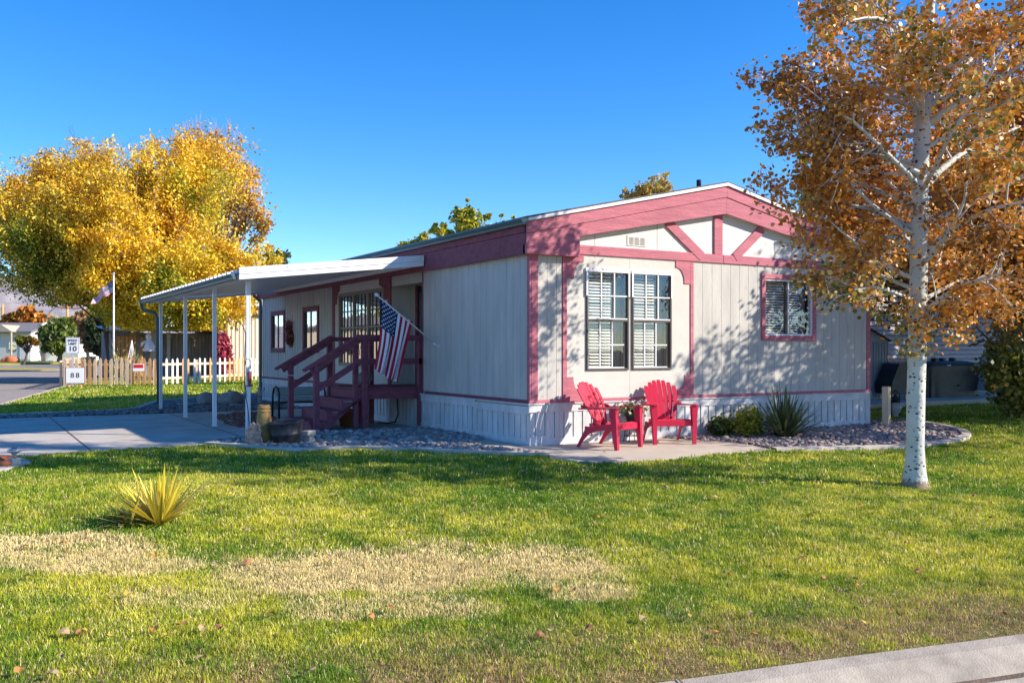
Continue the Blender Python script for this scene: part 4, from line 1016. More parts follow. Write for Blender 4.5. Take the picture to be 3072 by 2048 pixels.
# flower pot on a thin stand between the chairs
fx = (1.66, -.24); t = thing('plant_stand', 'thin dark wire plant stand between the two red chairs', 'plant stand', (fx[0], fx[1], .012))
m_ = MB()
for k in range(4):
    a = k*PI/2+.6; m_.tube([(fx[0]+.13*math.cos(a), fx[1]+.13*math.sin(a), .012), (fx[0]+.09*math.cos(a), fx[1]+.09*math.sin(a), .30)], .006, 5)
for z in (.10, .298): m_.tube([(fx[0]+.115*math.cos(i*PI/8), fx[1]+.115*math.sin(i*PI/8), z) for i in range(17)], .006, 5)
m_.lathe([(.11, .300), (.11, .306)], 16, c=(fx[0], fx[1], 0)); m_.build('frame', MT['blackmetal'], t)
t = thing('flower_pot', 'dark flower pot of pink and white flowers on the thin stand', 'flower pot', (fx[0], fx[1], .306))
m_ = MB(); m_.lathe([(.075, .307), (.10, .44), (.11, .46), (.11, .47), (.09, .47), (.08, .45)], 16, c=(fx[0], fx[1], 0)); m_.build('pot', MT['barrel'], t)
def flower_head(t, c, r, n, size, cols, seed, nm):
    g = np.random.default_rng(seed); P = g.normal(size=(n, 3))*np.array(r)*.5+np.array(c); col = np.array(cols)[g.integers(len(cols), size=n)]
    V, F, C = leaf_geo(P, size, col, 1.0, 5, 0, g); np_mesh(nm, V, F, C, MT['leaf'], t)
flower_head(t, (fx[0], fx[1], .50), (.20, .16, .08), 420, .045, [(.10, .22, .05), (.08, .16, .04), (.25, .32, .15)], 1, 'foliage')
flower_head(t, (fx[0]+.02, fx[1], .55), (.24, .18, .10), 150, .032, [(.62, .16, .24), (.75, .70, .68), (.70, .35, .38), (.75, .62, .40)], 2, 'flowers')
# half barrel, clay pots, carved rock, stone blocks at the carport corner
def lathe_thing(name, label, cat, c, prof, m, n=28, extra=None, part='body', group=None):
    t = thing(name, label, cat, c, group=group); m_ = MB(); m_.lathe(prof, n, c=c); m_.build(part, MT[m], t); return t
bc = gnd(862, 1333); t = thing('half_barrel_planter', 'black plastic half barrel planter tilted on the gravel', 'planter', (bc.x, bc.y, 0))
m_ = MB(); m_.M = Matrix.Translation((bc.x, bc.y, .0)) @ Matrix.Rotation(math.radians(-5), 4, 'Y')
m_.lathe([(.17, .0), (.185, .02), (.215, .15), (.225, .155), (.225, .175), (.22, .18), (.25, .32), (.262, .33), (.262, .345), (.235, .345), (.215, .24)], 32); m_.build('tub', MT['barrel'], t)
m_ = MB(); m_.M = Matrix.Translation((bc.x, bc.y, .0)); m_.lathe([(.215, .23), (.05, .25)], 20); m_.build('soil', MT['soil'], t)
c = gnd(792, 1331); t = thing('chimney_pot', 'tall ochre clay chimney pot with a ribbed rim on the gravel', 'clay pot', (c.x, c.y, 0))
m_ = MB(); m_.lathe([(.135, 0), (.12, .18), (.105, .38), (.095, .46), (.094, .47), (.100, .475), (.100, .50), (.092, .505), (.092, .525), (.098, .53), (.098, .55), (.085, .555), (.085, .58), (.065, .58), (.065, .45)], 26, c=(c.x, c.y, 0)); m_.build('pot', MT['clay'], t)
c = gnd(760, 1338); m_ = MB()
P = [(-.11, 0), (-.125, .06), (-.12, .13), (-.10, .20), (-.11, .23), (-.07, .26), (-.055, .32), (-.01, .345), (.03, .30), (.05, .33), (.085, .29), (.08, .25), (.115, .21), (.10, .15), (.125, .09), (.11, 0)]
a = Vector((CA, -SA, 0)); m_.prism([(c.x+a.x*x, c.y+a.y*x, z) for x, z in P], (.045, .08, 0)); 
m_.build('carved_stone', mat('dark_carved_rock', (.12, .11, .10), .9, .3, 9, .8, 22, col2=(.30, .27, .24)), None, label='upright grey carved stone slab against the carport post', cat='stone slab')
c = gnd(927, 1331); t = thing('stone_block', 'pale stone block stack standing right of the black half barrel', 'stone block', (c.x, c.y, 0))
m_ = MB(); m_.M = Matrix.Translation((c.x, c.y, 0)) @ Matrix.Rotation(.5, 4, 'Z'); m_.box(-.085, .085, -.06, .06, .12, .20, c=.01); m_.build('cap', MT['poststone'], t)
m_ = MB(); m_.M = Matrix.Translation((c.x, c.y, 0)) @ Matrix.Rotation(.5, 4, 'Z'); m_.prism([(-.05, -.05, 0), (.11, -.05, 0), (.04, -.05, .119), (-.04, -.05, .119)], (0, .1, 0)); m_.build('base', MT['poststone'], t)
# shepherd's hooks and the red feeder
hk = at(743, 1290, 14.1); hk.z = 0
def hook(pts, px0, D, r, name, root):
    P = [at(px, py, D) for px, py in pts]; Q = []
    for i in range(len(P)-1):
        for k in range(3):
            p0 = P[max(i-1, 0)]; p1 = P[i]; p2 = P[i+1]; p3 = P[min(i+2, len(P)-1)]; t = k/3
            Q.append(.5*((2*p1)+(-p0+p2)*t+(2*p0-5*p1+4*p2-p3)*t*t+(-p0+3*p1-3*p2+p3)*t*t*t))
    m_ = MB(); m_.tube(Q+[P[-1]], r, 6); m_.build(name, MT['blackmetal'], root)
t = thing('shepherd_hook', 'tall black iron shepherd hook with a curled top beside the carport post', 'garden hook', hk)
hook([(750, 1316), (744, 1230), (734, 1160), (735, 1050), (737, 1010), (732, 985), (720, 967), (712, 966), (707, 978), (708, 990), (713, 991), (712, 985)], 0, 14.0, .007, 'pole', t)
hook([(734, 1100), (738, 1079), (746, 1076), (752, 1086), (752, 1102), (748, 1104)], 0, 14.0, .005, 'arm', t)
hook([(741, 1190), (735, 1152), (728, 1145), (724, 1155), (725, 1168), (729, 1172)], 0, 14.0, .005, 'arm', t)
fc = at(748.5, 1160, 13.98); t = thing('bird_feeder', 'red glass hummingbird feeder hanging from the black hook', 'bird feeder', fc)
m_ = MB(); m_.lathe([(.008, .0), (.05, .005), (.055, .015), (.03, .03), (.02, .05), (.025, .06), (.034, .10), (.036, .21), (.03, .225)], 14, c=fc); m_.build('bottle', mat('feeder_red', (.30, .07, .05), .3, .1), t)
m_ = MB(); m_.lathe([(.036, .212), (.037, .25), (.030, .265), (.004, .27), (.003, .30)], 14, c=fc); m_.build('cap', MT['tin'], t)
# things in the shade beyond the carport posts
for j, (px, py, D, r, lab) in enumerate(((620, 1207, 23.5, (.26, .3, .17), 'smooth grey boulder lying in the far gravel bed, left one of two'), (692, 1209, 23.2, (.27, .28, .20), 'grey boulder with a small frog ornament on it, right one of two'))):
    c = at(px, py, D); c.z = 0; m_ = MB(); m_.blob((c.x, c.y, r[2]*.75), r, 4+j, .18); m_.build('boulder', MT['boulder'], None, label=lab, cat='boulder')
c = at(694, 1180, 23.1); t = thing('frog_ornament', 'small pale frog ornament sitting on the right boulder', 'garden ornament', (c.x, c.y, c.z-.05))
m_ = MB(); m_.blob((c.x, c.y, c.z), (.085, .07, .06), 2, .1); m_.blob((c.x-.05, c.y-.02, c.z+.06), (.045, .04, .035), 3, .1); m_.blob((c.x-.07, c.y-.03, c.z+.09), (.014, .014, .014), 3, .0, sub=2); m_.blob((c.x-.03, c.y-.03, c.z+.09), (.014, .014, .014), 3, .0, sub=2); m_.build('body', MT['poststone'], t)
c = at(778, 1207, 23.9); c.z = 0; t = thing('stone_figure', 'pale stone figure standing by the far corner of the mobile home', 'statue', (c.x, c.y, 0))
m_ = MB(); m_.lathe([(.075, 0), (.08, .03), (.035, .05), (.045, .18), (.07, .24), (.075, .30), (.04, .34), (.035, .355), (.05, .38), (.05, .42), (.02, .455)], 14, c=c)
m_.tube([(c.x-.06, c.y, c.z+.30), (c.x-.11, c.y-.03, c.z+.22), (c.x-.05, c.y-.06, c.z+.20)], [.022, .018, .015], 8); m_.tube([(c.x+.06, c.y, c.z+.30), (c.x+.10, c.y-.04, c.z+.33), (c.x+.12, c.y-.05, c.z+.42)], [.022, .018, .015], 8); m_.build('body', MT['poststone'], t)
c = at(720, 1212, 22.6); m_ = MB(); m_.tube([(c.x-.25, c.y, .0), (c.x-.25, c.y, .06), (c.x+.1, c.y, .06), (c.x+.1, c.y, .0)], .01, 6); m_.build('low_wire_edging', MT['tin'], None, label='low pale wire hoop in front of the boulders', cat='garden edging')
c = at(570, 1211, 23.5); m_ = MB(); m_.box(c.x-.30, c.x+.32, c.y-.12, c.y+.12, .0, .04, c=.01); m_.build('paving_slab', MT['concrete'], None, label='flat pale paving slab left of the boulders', cat='paving slab')
# garden bench behind the steps
b0 = at(905, 1243, 19.3); b0.z = 0; t = thing('garden_bench', 'dark tubular metal bench with pale cushion behind the steps', 'bench', (b0.x, b0.y, 0))
bx_, by_ = b0.x, b0.y
for s, xx in ((-1, -.55), (1, .42)):
    m_ = MB(); m_.tube([(bx_+xx, by_-.25, 0), (bx_+xx, by_-.25, .48), (bx_+xx, by_-.20, .60), (bx_+xx, by_-.05, .64), (bx_+xx, by_+.12, .60), (bx_+xx, by_+.18, .48), (bx_+xx, by_+.22, 0)], .020, 8); m_.build('arm_frame', MT['blackmetal'], t)
m_ = MB(); m_.box(bx_-.53, bx_+.40, by_-.24, by_+.18, .30, .33, c=.01); m_.build('seat', MT['blackmetal'], t)
m_ = MB(); m_.box(bx_-.52, bx_+.39, by_-.22, by_+.17, .332, .42, c=.03); m_.box(bx_-.52, bx_+.39, by_+.13, by_+.21, .43, .62, c=.03); m_.build('cushion', MT['cushion'], t)
# pot on the landing, storage under it, hose
c = Vector((-.62, DY1-.32, DT)); t = thing('deck_planter', 'dark rounded double lobed ornament standing on the landing', 'garden ornament', c)
m_ = MB(); m_.blob((c.x-.03, c.y, c.z+.10), (.13, .12, .10), 9, .15); m_.blob((c.x+.0, c.y, c.z+.15), (.10, .09, .09), 12, .2)
m_.tube([(c.x+.05, c.y, c.z+.02), (c.x+.15, c.y, c.z+.08), (c.x+.17, c.y, c.z+.18), (c.x+.09, c.y, c.z+.24), (c.x+.02, c.y, c.z+.2)], .014, 8); m_.build('body', MT['greywood'], t)
c = at(1041, 1279, 17.0); c.z = 0; t = thing('terracotta_pot', 'large terracotta pot stored under the timber landing', 'flower pot', c); m_ = MB(); m_.lathe([(.13, 0), (.17, .26), (.185, .265), (.185, .31), (.16, .31), (.14, .2)], 20, c=c); m_.build('pot', MT['terracotta'], t)
hs = MB(); hx = -.10; hs.tube([(hx, 4.55, .62), (hx-.02, 4.50, .40), (hx-.02, 4.46, .2), (hx-.05, 4.52, .06), (hx-.1, 4.75, .02), (hx-.2, 5.0, .02)], .014, 7); hs.build('garden_hose', MT['blackmetal'], None, label='black garden hose looping down under the landing', cat='hose')
# wreath
wy_, wz_ = on_x(872, 1008, -.05); t = thing('door_wreath', 'dried red and brown wreath hanging between the two narrow windows', 'wreath', (-.05, wy_, wz_))
g = np.random.default_rng(5); n = 500; th = g.uniform(0, 2*PI, n); P = np.stack([-.06+g.normal(size=n)*.025, wy_+np.cos(th)*.13+g.normal(size=n)*.03, wz_-.04+np.sin(th)*.15+g.normal(size=n)*.03], 1)
V, F, C = leaf_geo(P, .05, np.array([(.30, .05, .05), (.22, .10, .06), (.40, .10, .10), (.12, .11, .05)])[g.integers(4, size=n)], 2.2, 4, 0, g); np_mesh('ring', V, F, C, MT['leaf'], t)
n = 140; P = np.stack([-.09+g.normal(size=n)*.03, wy_+.02+g.normal(size=n)*.04, wz_+.20+g.normal(size=n)*.07], 1); V, F, C = leaf_geo(P, .06, np.tile(np.array([(.34, .10, .12)]), (n, 1)), 3, 4, 0, g); np_mesh('bow', V, F, C, MT['leaf'], t)
# solar light on a stone pedestal with its rock edging, left edge of the lawn
c = gnd(43, 1399); t = thing('solar_light', 'grey round solar garden light on a small stone pedestal', 'solar light', c)
m_ = MB(); m_.M = Matrix.Translation(c) @ Matrix.Rotation(.3, 4, 'Z'); m_.prism([(-.075, -.06, -.03), (.075, -.06, -.03), (.045, -.06, .10), (-.045, -.06, .10)], (0, .12, 0)); m_.build('pedestal', MT['poststone'], t)
m_ = MB(); m_.lathe([(.022, .10), (.022, .145), (.03, .15), (.045, .165), (.075, .18), (.08, .195), (.06, .212), (.02, .222)], 20, c=c); m_.build('lamp_head', MT['tin'], t)
m_ = MB(); m_.box(c.x-.03, c.x+.03, c.y-.03, c.y+.03, c.z+.222, c.z+.227); m_.build('solar_panel', MT['blackmetal'], t)
RB = [tuple(gnd(*p)[:2]) for p in ((-160, 1425), (20, 1412), (95, 1390), (60, 1378), (-40, 1378), (-160, 1385))]
poly_sheet('rock_bed', RB, .03, MT['concrete'], .1, kind='structure')
for j, (px, py, r) in enumerate(((12, 1393, (.15, .11, .06)), (-30, 1400, (.14, .1, .07)), (14, 1404, (.07, .05, .04)))):
    c = gnd(px, py); m_ = MB(); m_.blob((c.x, c.y, c.z+.05), r, 30+j, .2); m_.build('red_rock', MT['redrock'], None, label=('flat orange red rock beside the solar light', 'orange red rock cut by the left edge of the picture', 'small orange red rock in front of the flat one')[j], cat='rock')
# fallen leaves
LEAFC = [(.45, .20, .05), (.50, .34, .06), (.34, .14, .06), (.40, .28, .14)]
lm = [mat('fallen_leaf_'+str(i), c_, .7, .15, 40) for i, c_ in enumerate(LEAFC)]
FLP = [(672, 1351, 2), (1428, 1510, 0), (2148, 1330, 0), (2460, 1367, 0), (2213, 1388, 0), (2461, 1452, 1), (2775, 1480, 0), (2192, 1735, 0), (2357, 1726, 3), (2478, 1745, 0), (2568, 1752, 0), (85, 1742, 3), (190, 1985, 3), (1815, 1363, 1), (495, 1925, 1), (1650, 1905, 3), (2000, 1470, 3), (1230, 1415, 0), (735, 1600, 3), (2610, 1820, 3), (2595, 1880, 1), (2470, 1942, 1), (1930, 1870, 3), (1230, 1485, 0), (2880, 1420, 0), (2925, 1530, 3), (930, 2030, 3), (2050, 1600, 3), (2380, 1560, 0), (2720, 1640, 0), (1800, 1560, 0), (600, 1480, 3), (2150, 1915, 0), (985, 1695, 1)]
rl = random.Random(77)
for _ in range(75): FLP.append((rl.uniform(20, 3050), 1400+640*rl.random()**1.3, rl.choice((0, 1, 3, 3, 2))))
for i, (px, py, k) in enumerate(FLP):
    c = gnd(px, py)
    if c.y < front_y(c.x)+.15: continue
    m_ = MB(); s_ = .030*random.uniform(.8, 1.25); n_ = 8; vs = [(0, 0, .012)]
    for j in range(n_): a = 2*PI*j/n_; rr = s_*(1.25 if j == 0 else 1)*(1 if j % 2 else .85); vs.append((rr*math.cos(a), rr*math.sin(a)*.85, .012+.010*math.sin(a*2+i)))
    m_.M = Matrix.Translation((c.x, c.y, c.z+.028)) @ Matrix.Rotation(i*1.7, 4, 'Z') @ Matrix.Rotation(random.uniform(-.5, .5), 4, 'X')
    m_.add(vs, [(0, 1+j, 1+(j+1) % n_) for j in range(n_)]); m_.build('fallen_leaf', lm[k], None, label='dry orange or brown leaf lying on the lawn or patio', cat='leaf', group='fallen leaves on the lawn')

# ---------------------------------------------------------------- trees
class TreeB:
    def __init__(s, seed): s.r = random.Random(seed); s.g = np.random.default_rng(seed); s.mb = MB(); s.pts = []; s.dirs = []
    def limb(s, p, d, L, r0, lv, maxlv, kids, up=.12, wob=.18, leafn=20, leafsp=.09, segs=5, leaf_from=.25, kid_from=.25, lenk=.55, tipr=.35, droop=0):
        R = s.r; p = Vector(p); d = Vector(d).normalized(); P = [p.copy()]; rad = [r0]
        for i in range(segs):
            d = (d+Vector((R.gauss(0, wob), R.gauss(0, wob), R.gauss(0, wob)+up-droop*lv))).normalized(); p = p+d*(L/segs); P.append(p.copy()); rad.append(r0*(1-(1-tipr)*(i+1)/segs))
        s.mb.tube(P, rad, 5 if lv > 0 else 7, cap=False)
        if lv < maxlv:
            for k in range(kids[lv]):
                f = kid_from+(1-kid_from)*(k+R.random())/kids[lv]; i = min(int(f*segs), segs-1); q = P[i].lerp(P[i+1], f*segs-i)
                dd = (P[i+1]-P[i]).normalized(); side_ = Vector((R.gauss(0, 1), R.gauss(0, 1), R.gauss(0, .8))).cross(dd)
                if side_.length < .1: continue
                side_.normalize(); nd = (dd*.75+side_*.85).normalized()
                s.limb(q, nd, L*lenk*R.uniform(.6, 1.15)*(1.15-.45*f), max(r0*(1-.6*f)*.5, .003), lv+1, maxlv, kids, up, wob, leafn, leafsp, max(3, segs-1), leaf_from, .15, lenk, .4, droop)
        if lv >= maxlv-1:
            n = leafn if lv == maxlv else leafn//2
            for k in range(n):
                f = leaf_from+(1-leaf_from)*R.random(); i = min(int(f*segs), segs-1); q = P[i].lerp(P[i+1], f*segs-i)
                s.pts.append((q.x+R.gauss(0, leafsp), q.y+R.gauss(0, leafsp), q.z+R.gauss(0, leafsp)-.03))
def finish_tree(name, label, cat, base, tb, leafsize, cols, wts, bark, sides=4, aspect=1.0, droop=.2, group=None, colfn=None, nscale=.8, filt=None):
    t = thing(name, label, cat, base, group=group)
    tb.mb.build('trunk', MT[bark], t); P = np.array(tb.pts)
    if filt is not None: P = P[filt(P)]
    n = len(P); nz = fbm(P[:, 0]*1.0+P[:, 2], P[:, 1]-P[:, 2]*.7, nscale); q = np.clip((nz-.5)*1.3+.5+(tb.g.random(n)-.5)*.75, 0, .999)
    c = palette(cols, wts, q)*tb.g.uniform(.75, 1.25, (n, 1))
    if colfn is not None: c = colfn(P, c)
    V, F, C = leaf_geo(P, leafsize, c, aspect, sides, droop, tb.g); np_mesh('crown', V, F, C, MT['leaf'], t); print(name, n); return t

# the white barked aspen on the front lawn
ab = gnd(2745, 1457); AD = SA*(ab.x-CX)+CA*(ab.y-CY); print('aspen', ab, AD)
tb = TreeB(21); TP = [(2745, 1452), (2745, 1340), (2748, 1180), (2752, 1040), (2754, 900), (2757, 740), (2760, 600), (2762, 480), (2768, 370), (2774, 250), (2782, 120), (2790, 0), (2800, -160), (2808, -330), (2812, -520), (2816, -700)]
TR = [.105, .100, .100, .100, .098, .096, .094, .090, .088, .072, .062, .056, .045, .034, .022, .010]
tp = [at(px, py, AD) for px, py in TP]; tp[0].z = ab.z-.05
foot = [(.175, -.03), (.150, .03), (.128, .10), (.114, .22)]
tb.mb.tube([Vector((ab.x, ab.y, ab.z+z)) for r, z in foot]+tp[1:], [r for r, z in foot]+TR[1:], 20, cap=False)
def A(px, py, dd=0): return at(px, py, AD+dd)
def trunk_at(z):
    for i in range(len(tp)-1):
        if tp[i].z <= z <= tp[i+1].z: return tp[i].lerp(tp[i+1], (z-tp[i].z)/(tp[i+1].z-tp[i].z))
    return tp[-1]
def limb_path(pts, r0, r1, kids=7, kl=.75, maxlv=2, kd=(7, 4), leafn=15):
    P = [A(*p) for p in pts]; n = len(P); tb.mb.tube(P, [r0+(r1-r0)*i/(n-1) for i in range(n)], 7, cap=False)
    for k in range(kids):
        f = .2+.8*(k+tb.r.random())/kids; i = min(int(f*(n-1)), n-2); q = P[i].lerp(P[i+1], f*(n-1)-i); dd = (P[i+1]-P[i]).normalized()
        sd_ = Vector((tb.r.gauss(0, 1), tb.r.gauss(0, 1), tb.r.gauss(0, 1))).cross(dd).normalized(); nd = dd*.6+sd_*.8
        tb.limb(q, nd, kl*tb.r.uniform(.6, 1.2), max(r0*.28, .006), 1, 2, (0, 5), up=.03, leafn=leafn, leafsp=.055, segs=4)
limb_path([(2764, 385), (2745, 345), (2722, 300), (2708, 240), (2700, 170), (2672, 90), (2660, 20)], .045, .018, 9)
limb_path([(2757, 330, -.1), (2725, 270, -.3), (2700, 235, -.5), (2640, 200, -.9)], .03, .012, 7)
limb_path([(2782, 310), (2820, 270, .2), (2870, 215, .5), (2930, 165, .8), (3010, 110, 1.1)], .04, .012, 9)
limb_path([(2785, 372), (2840, 330, -.2), (2930, 280, -.4), (3040, 210, -.6), (3130, 150, -.8)], .042, .014, 10)
limb_path([(2775, 560), (2820, 510, .1), (2880, 465, .3), (2935, 430, .5), (3060, 380, .8)], .05, .016, 11)
limb_path([(2760, 560), (2700, 500, -.2), (2640, 440, -.4), (2560, 365, -.6), (2520, 340, -.7)], .038, .012, 10)
limb_path([(2775, 760), (2830, 710, -.1), (2900, 660, -.4), (2980, 625, -.7), (3100, 600, -1.0)], .045, .014, 11)
limb_path([(2748, 760), (2690, 715, .1), (2600, 700, .3), (2520, 690, .5), (2440, 655, .7), (2380, 650, .8)], .032, .008, 10, kl=.6)
limb_path([(2770, 940), (2830, 890, -.2), (2900, 850, -.5), (3000, 820, -.8)], .035, .01, 9, kl=.6)
limb_path([(2742, 900), (2690, 880, -.3), (2620, 860, -.6), (2560, 870, -.8)], .022, .008, 7, kl=.55)
limb_path([(2770, 1050), (2790, 960, -.1), (2830, 900, -.15), (2880, 905, -.3)], .02, .007, 5, kl=.4)
limb_path([(2764, 335), (2600, 262), (2470, 228), (2390, 210)], .030, .006, 9, kl=.42)
limb_path([(2758, 520, -.1), (2620, 455, -.2), (2470, 418, -.4), (2390, 395, -.5)], .034, .006, 12, kl=.5)
limb_path([(2757, 690), (2610, 628, .2), (2470, 600, .3), (2390, 592, .3)], .034, .006, 11, kl=.5)
limb_path([(2748, 870), (2650, 830, .2), (2540, 800, .3), (2440, 790, .4)], .028, .006, 11, kl=.5)
limb_path([(2768, 900), (2860, 850, .2), (2950, 830, .3), (3050, 850, .4)], .028, .008, 10, kl=.5)
for (z_, a_, L_) in ((2.9, .62, 2.1), (3.4, .85, 2.4), (3.9, .70, 2.5), (4.4, .95, 2.4), (3.1, 1.05, 2.0), (4.9, .75, 2.4)):  # limbs behind the crown, added to cast leaf shadows on the gable
    tb.limb(trunk_at(z_), Vector((math.cos(a_), math.sin(a_), .18)), L_, .026, 0, 2, (8, 5), up=.03, wob=.09, leafn=14, leafsp=.07, segs=7, lenk=.38, kid_from=.45, tipr=.25)
# many more boughs all round the trunk
for k in range(40):
    z = 1.95+6.6*(k+.5)/40; p = trunk_at(z); az = k*2.399+tb.r.uniform(-.4, .4); prof = 2.02*min(1, .62+.55*(z-2)/1.8)*min(1, max(.3, (9.6-z)/4.0))
    d = Vector((math.cos(az), math.sin(az), .32)); tb.limb(p, d, prof*tb.r.uniform(.8, 1.08), .024*min(1, (9.8-z)/3.5)+.006, 0, 2, (8, 5), up=.05, wob=.11, leafn=22, leafsp=.06, segs=7, lenk=.42, kid_from=.30, tipr=.25)
# the short tufts hanging at the foot of the crown
for (px, py) in ((2715, 1050), (2745, 1055), (2780, 1035), (2870, 1010), (2755, 1000), (2700, 985), (2800, 985), (2740, 960), (2650, 950), (2690, 930), (2620, 925), (2840, 950), (2780, 940), (2900, 930), (2580, 900), (2730, 905)):
    q = A(px, py, -.14); 
    for k in range(34): tb.pts.append((q.x+tb.r.gauss(0, .09), q.y+tb.r.gauss(0, .06), q.z+tb.r.gauss(0, .09)))
    tb.mb.tube([trunk_at(q.z+.15), q], [.008, .003], 5, cap=False)
ASP = [(.30, .13, .03), (.54, .23, .03), (.74, .35, .05), (.70, .26, .025), (.80, .48, .14), (.36, .29, .04), (.16, .16, .03)]
finish_tree('aspen_tree', 'white barked aspen with orange gold leaves standing on the front lawn', 'tree', ab, tb, .048, ASP, [2, 3, 3, 3, 2, 2, 1], 'aspen', 6, 1.0, .3, filt=lambda P: (P[:, 2] > 1.28))

# big orange tree behind the aspen on the right, its dark trunk just out of the picture
ob = Vector((11.7, -1.2, 0)); tb = TreeB(5)
tb.mb.tube([ob, ob+Vector((-.1, -.1, 1.0)), ob+Vector((-.35, -.15, 2.0)), ob+Vector((-.5, -.2, 3.2))], [.22, .18, .16, .13], 10, cap=False)
top = ob+Vector((-.4, -.2, 2.0))
for k in range(36):
    az = k*2.399; el = .05+1.3*((k*7) % 36)/36; d = Vector((math.cos(az)*math.cos(el), math.sin(az)*math.cos(el), math.sin(el))); p = ob+Vector((-.2-.25*((k*3) % 9)/9, -.15, 1.7+1.6*((k*3) % 9)/9))
    L = 5.1*(1-.12*abs(el-.6)); tb.limb(p, d, L*tb.r.uniform(.85, 1.1), .09, 0, 2, (10, 7), up=.02, wob=.12, leafn=30, leafsp=.18, segs=7, lenk=.40, kid_from=.25, tipr=.2)
for (qx, qy, qz) in ((9.2, -3.4, 3.9), (10.2, -3.8, 4.4), (9.6, -4.0, 3.4), (10.8, -3.6, 4.9), (8.6, -3.0, 4.0), (9.9, -3.1, 3.2), (10.4, -4.4, 3.9), (11.0, -4.0, 4.0), (8.9, -3.9, 4.5), (8.0, -2.6, 3.4), (9.4, -2.4, 2.7), (8.4, -3.4, 3.3)):  # low boughs added to throw leaf shadows on the gable wall
    d_ = Vector((qx, qy, qz))-(top+Vector((0, 0, .5))); st = top+Vector((0, 0, .5))
    tb.mb.tube([st, st.lerp(Vector((qx, qy, qz)), .5)+Vector((0, 0, .25)), Vector((qx, qy, qz))], [.05, .035, .02], 5, cap=False)
    tb.limb((qx, qy, qz), d_+Vector((0, 0, -.2)), 1.3, .018, 0, 2, (6, 4), up=0, wob=.2, leafn=10, leafsp=.12, segs=5, lenk=.5, kid_from=0, tipr=.3)
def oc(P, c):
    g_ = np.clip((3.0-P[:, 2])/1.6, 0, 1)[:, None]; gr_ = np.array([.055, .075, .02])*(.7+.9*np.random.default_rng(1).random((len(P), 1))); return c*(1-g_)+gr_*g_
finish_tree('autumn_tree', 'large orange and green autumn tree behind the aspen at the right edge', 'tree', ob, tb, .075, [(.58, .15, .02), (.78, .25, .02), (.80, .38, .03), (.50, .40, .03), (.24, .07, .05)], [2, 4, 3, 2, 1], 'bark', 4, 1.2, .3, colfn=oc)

# tree making from clumps: crown clumps given on sight lines and depths
def clump_tree(name, label, cat, base, blobs, n, size, cols, wts, bark, seed, aspect=1.0, droop=.2, clump=.16, K=90, trunk_r=.2, twigs=0, group=None, sides=4, twig_dir=None, fill=.5, nscale=.5, twig_len=1.2, limb_n=60, zb=0.0, lean=1.0):
    """blobs: (px, py, rx, ry, D, weight) in photo pixels at depth D metres"""
    g = np.random.default_rng(seed); t = thing(name, label, cat, base, group=group); B = []
    for (px, py, rx, ry, D, w_) in blobs:
        c = at(px, py, D); B.append((c, rx*D/FPX, ry*D/FPX, w_))
    wsum = np.array([b[3]*b[1]*b[2] for b in B]); wsum /= wsum.sum(); idx = g.choice(len(B), size=K, p=wsum)
    cc = np.zeros((K, 3)); rr = np.zeros(K)
    for k in range(K):
        c, rx, rz_, _ = B[idx[k]]; v = g.normal(size=3); v /= np.linalg.norm(v); v *= g.random()**fill; cc[k] = (c.x+v[0]*rx, c.y+v[1]*rx*.9, c.z+v[2]*rz_); rr[k] = min(rx, rz_)*clump*g.uniform(.6, 1.4)
    i = g.integers(K, size=n); P = cc[i]+g.normal(size=(n, 3))*rr[i][:, None]*np.array([1.15, 1.15, .8]); P[:, 2] = np.maximum(P[:, 2], base[2]+.15)
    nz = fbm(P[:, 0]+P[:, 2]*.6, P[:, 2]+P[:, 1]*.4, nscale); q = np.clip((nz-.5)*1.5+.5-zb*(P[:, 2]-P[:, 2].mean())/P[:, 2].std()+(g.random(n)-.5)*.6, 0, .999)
    col = palette(cols, wts, q)*g.uniform(.75, 1.25, (n, 1)); V, F, C = leaf_geo(P, size, col, aspect, sides, droop, g); np_mesh('crown', V, F, C, MT['leaf'], t)
    m_ = MB(); b = Vector(base); ctr = Vector(cc.mean(axis=0)); fork = b.lerp(Vector((b.x+(ctr.x-b.x)*lean, b.y+(ctr.y-b.y)*lean, b.z+(ctr.z-b.z)*.55)), .8)
    m_.tube([b, b.lerp(fork, .5)+Vector((.05, 0, 0)), fork], [trunk_r, trunk_r*.8, trunk_r*.65], 8, cap=False)
    for k in range(min(K, limb_n)):
        e = Vector(cc[k]); m1 = fork.lerp(e, .45)+Vector((g.normal()*.15, g.normal()*.15, abs((e-fork).length)*.10)); m_.tube([fork, m1, e], [trunk_r*.35, trunk_r*.18, trunk_r*.04], 5, cap=False)
    for k in range(twigs):
        j = g.integers(K); e = Vector(cc[j]); d = (e-ctr).normalized(); d.z = abs(d.z)*.6+.5; d = (d+Vector(g.normal(size=3)*.3)).normalized()
        if twig_dir: d = (Vector(twig_dir)+Vector(g.normal(size=3)*.22)).normalized()
        L = rr[j]*g.uniform(1.2, 3.2)*twig_len; m_.tube([e, e+d*L*.5+Vector(g.normal(size=3)*L*.06), e+d*L], [trunk_r*.05, trunk_r*.035, trunk_r*.012], 4, cap=False)
        for _ in range(2):
            s_ = e+d*L*g.uniform(.2, .8); d2 = (d+Vector(g.normal(size=3)*.5)).normalized(); m_.tube([s_, s_+d2*L*.4], [trunk_r*.03, trunk_r*.01], 4, cap=False)
    m_.build('trunk', MT[bark], t); return t
def gp0(px, D, z=0): p = at(px, 1048, D); p.z = z; return p
GOLD = [(.42, .17, .012), (.55, .26, .015), (.60, .34, .02), (.46, .34, .02), (.20, .21, .02), (.09, .12, .015)]
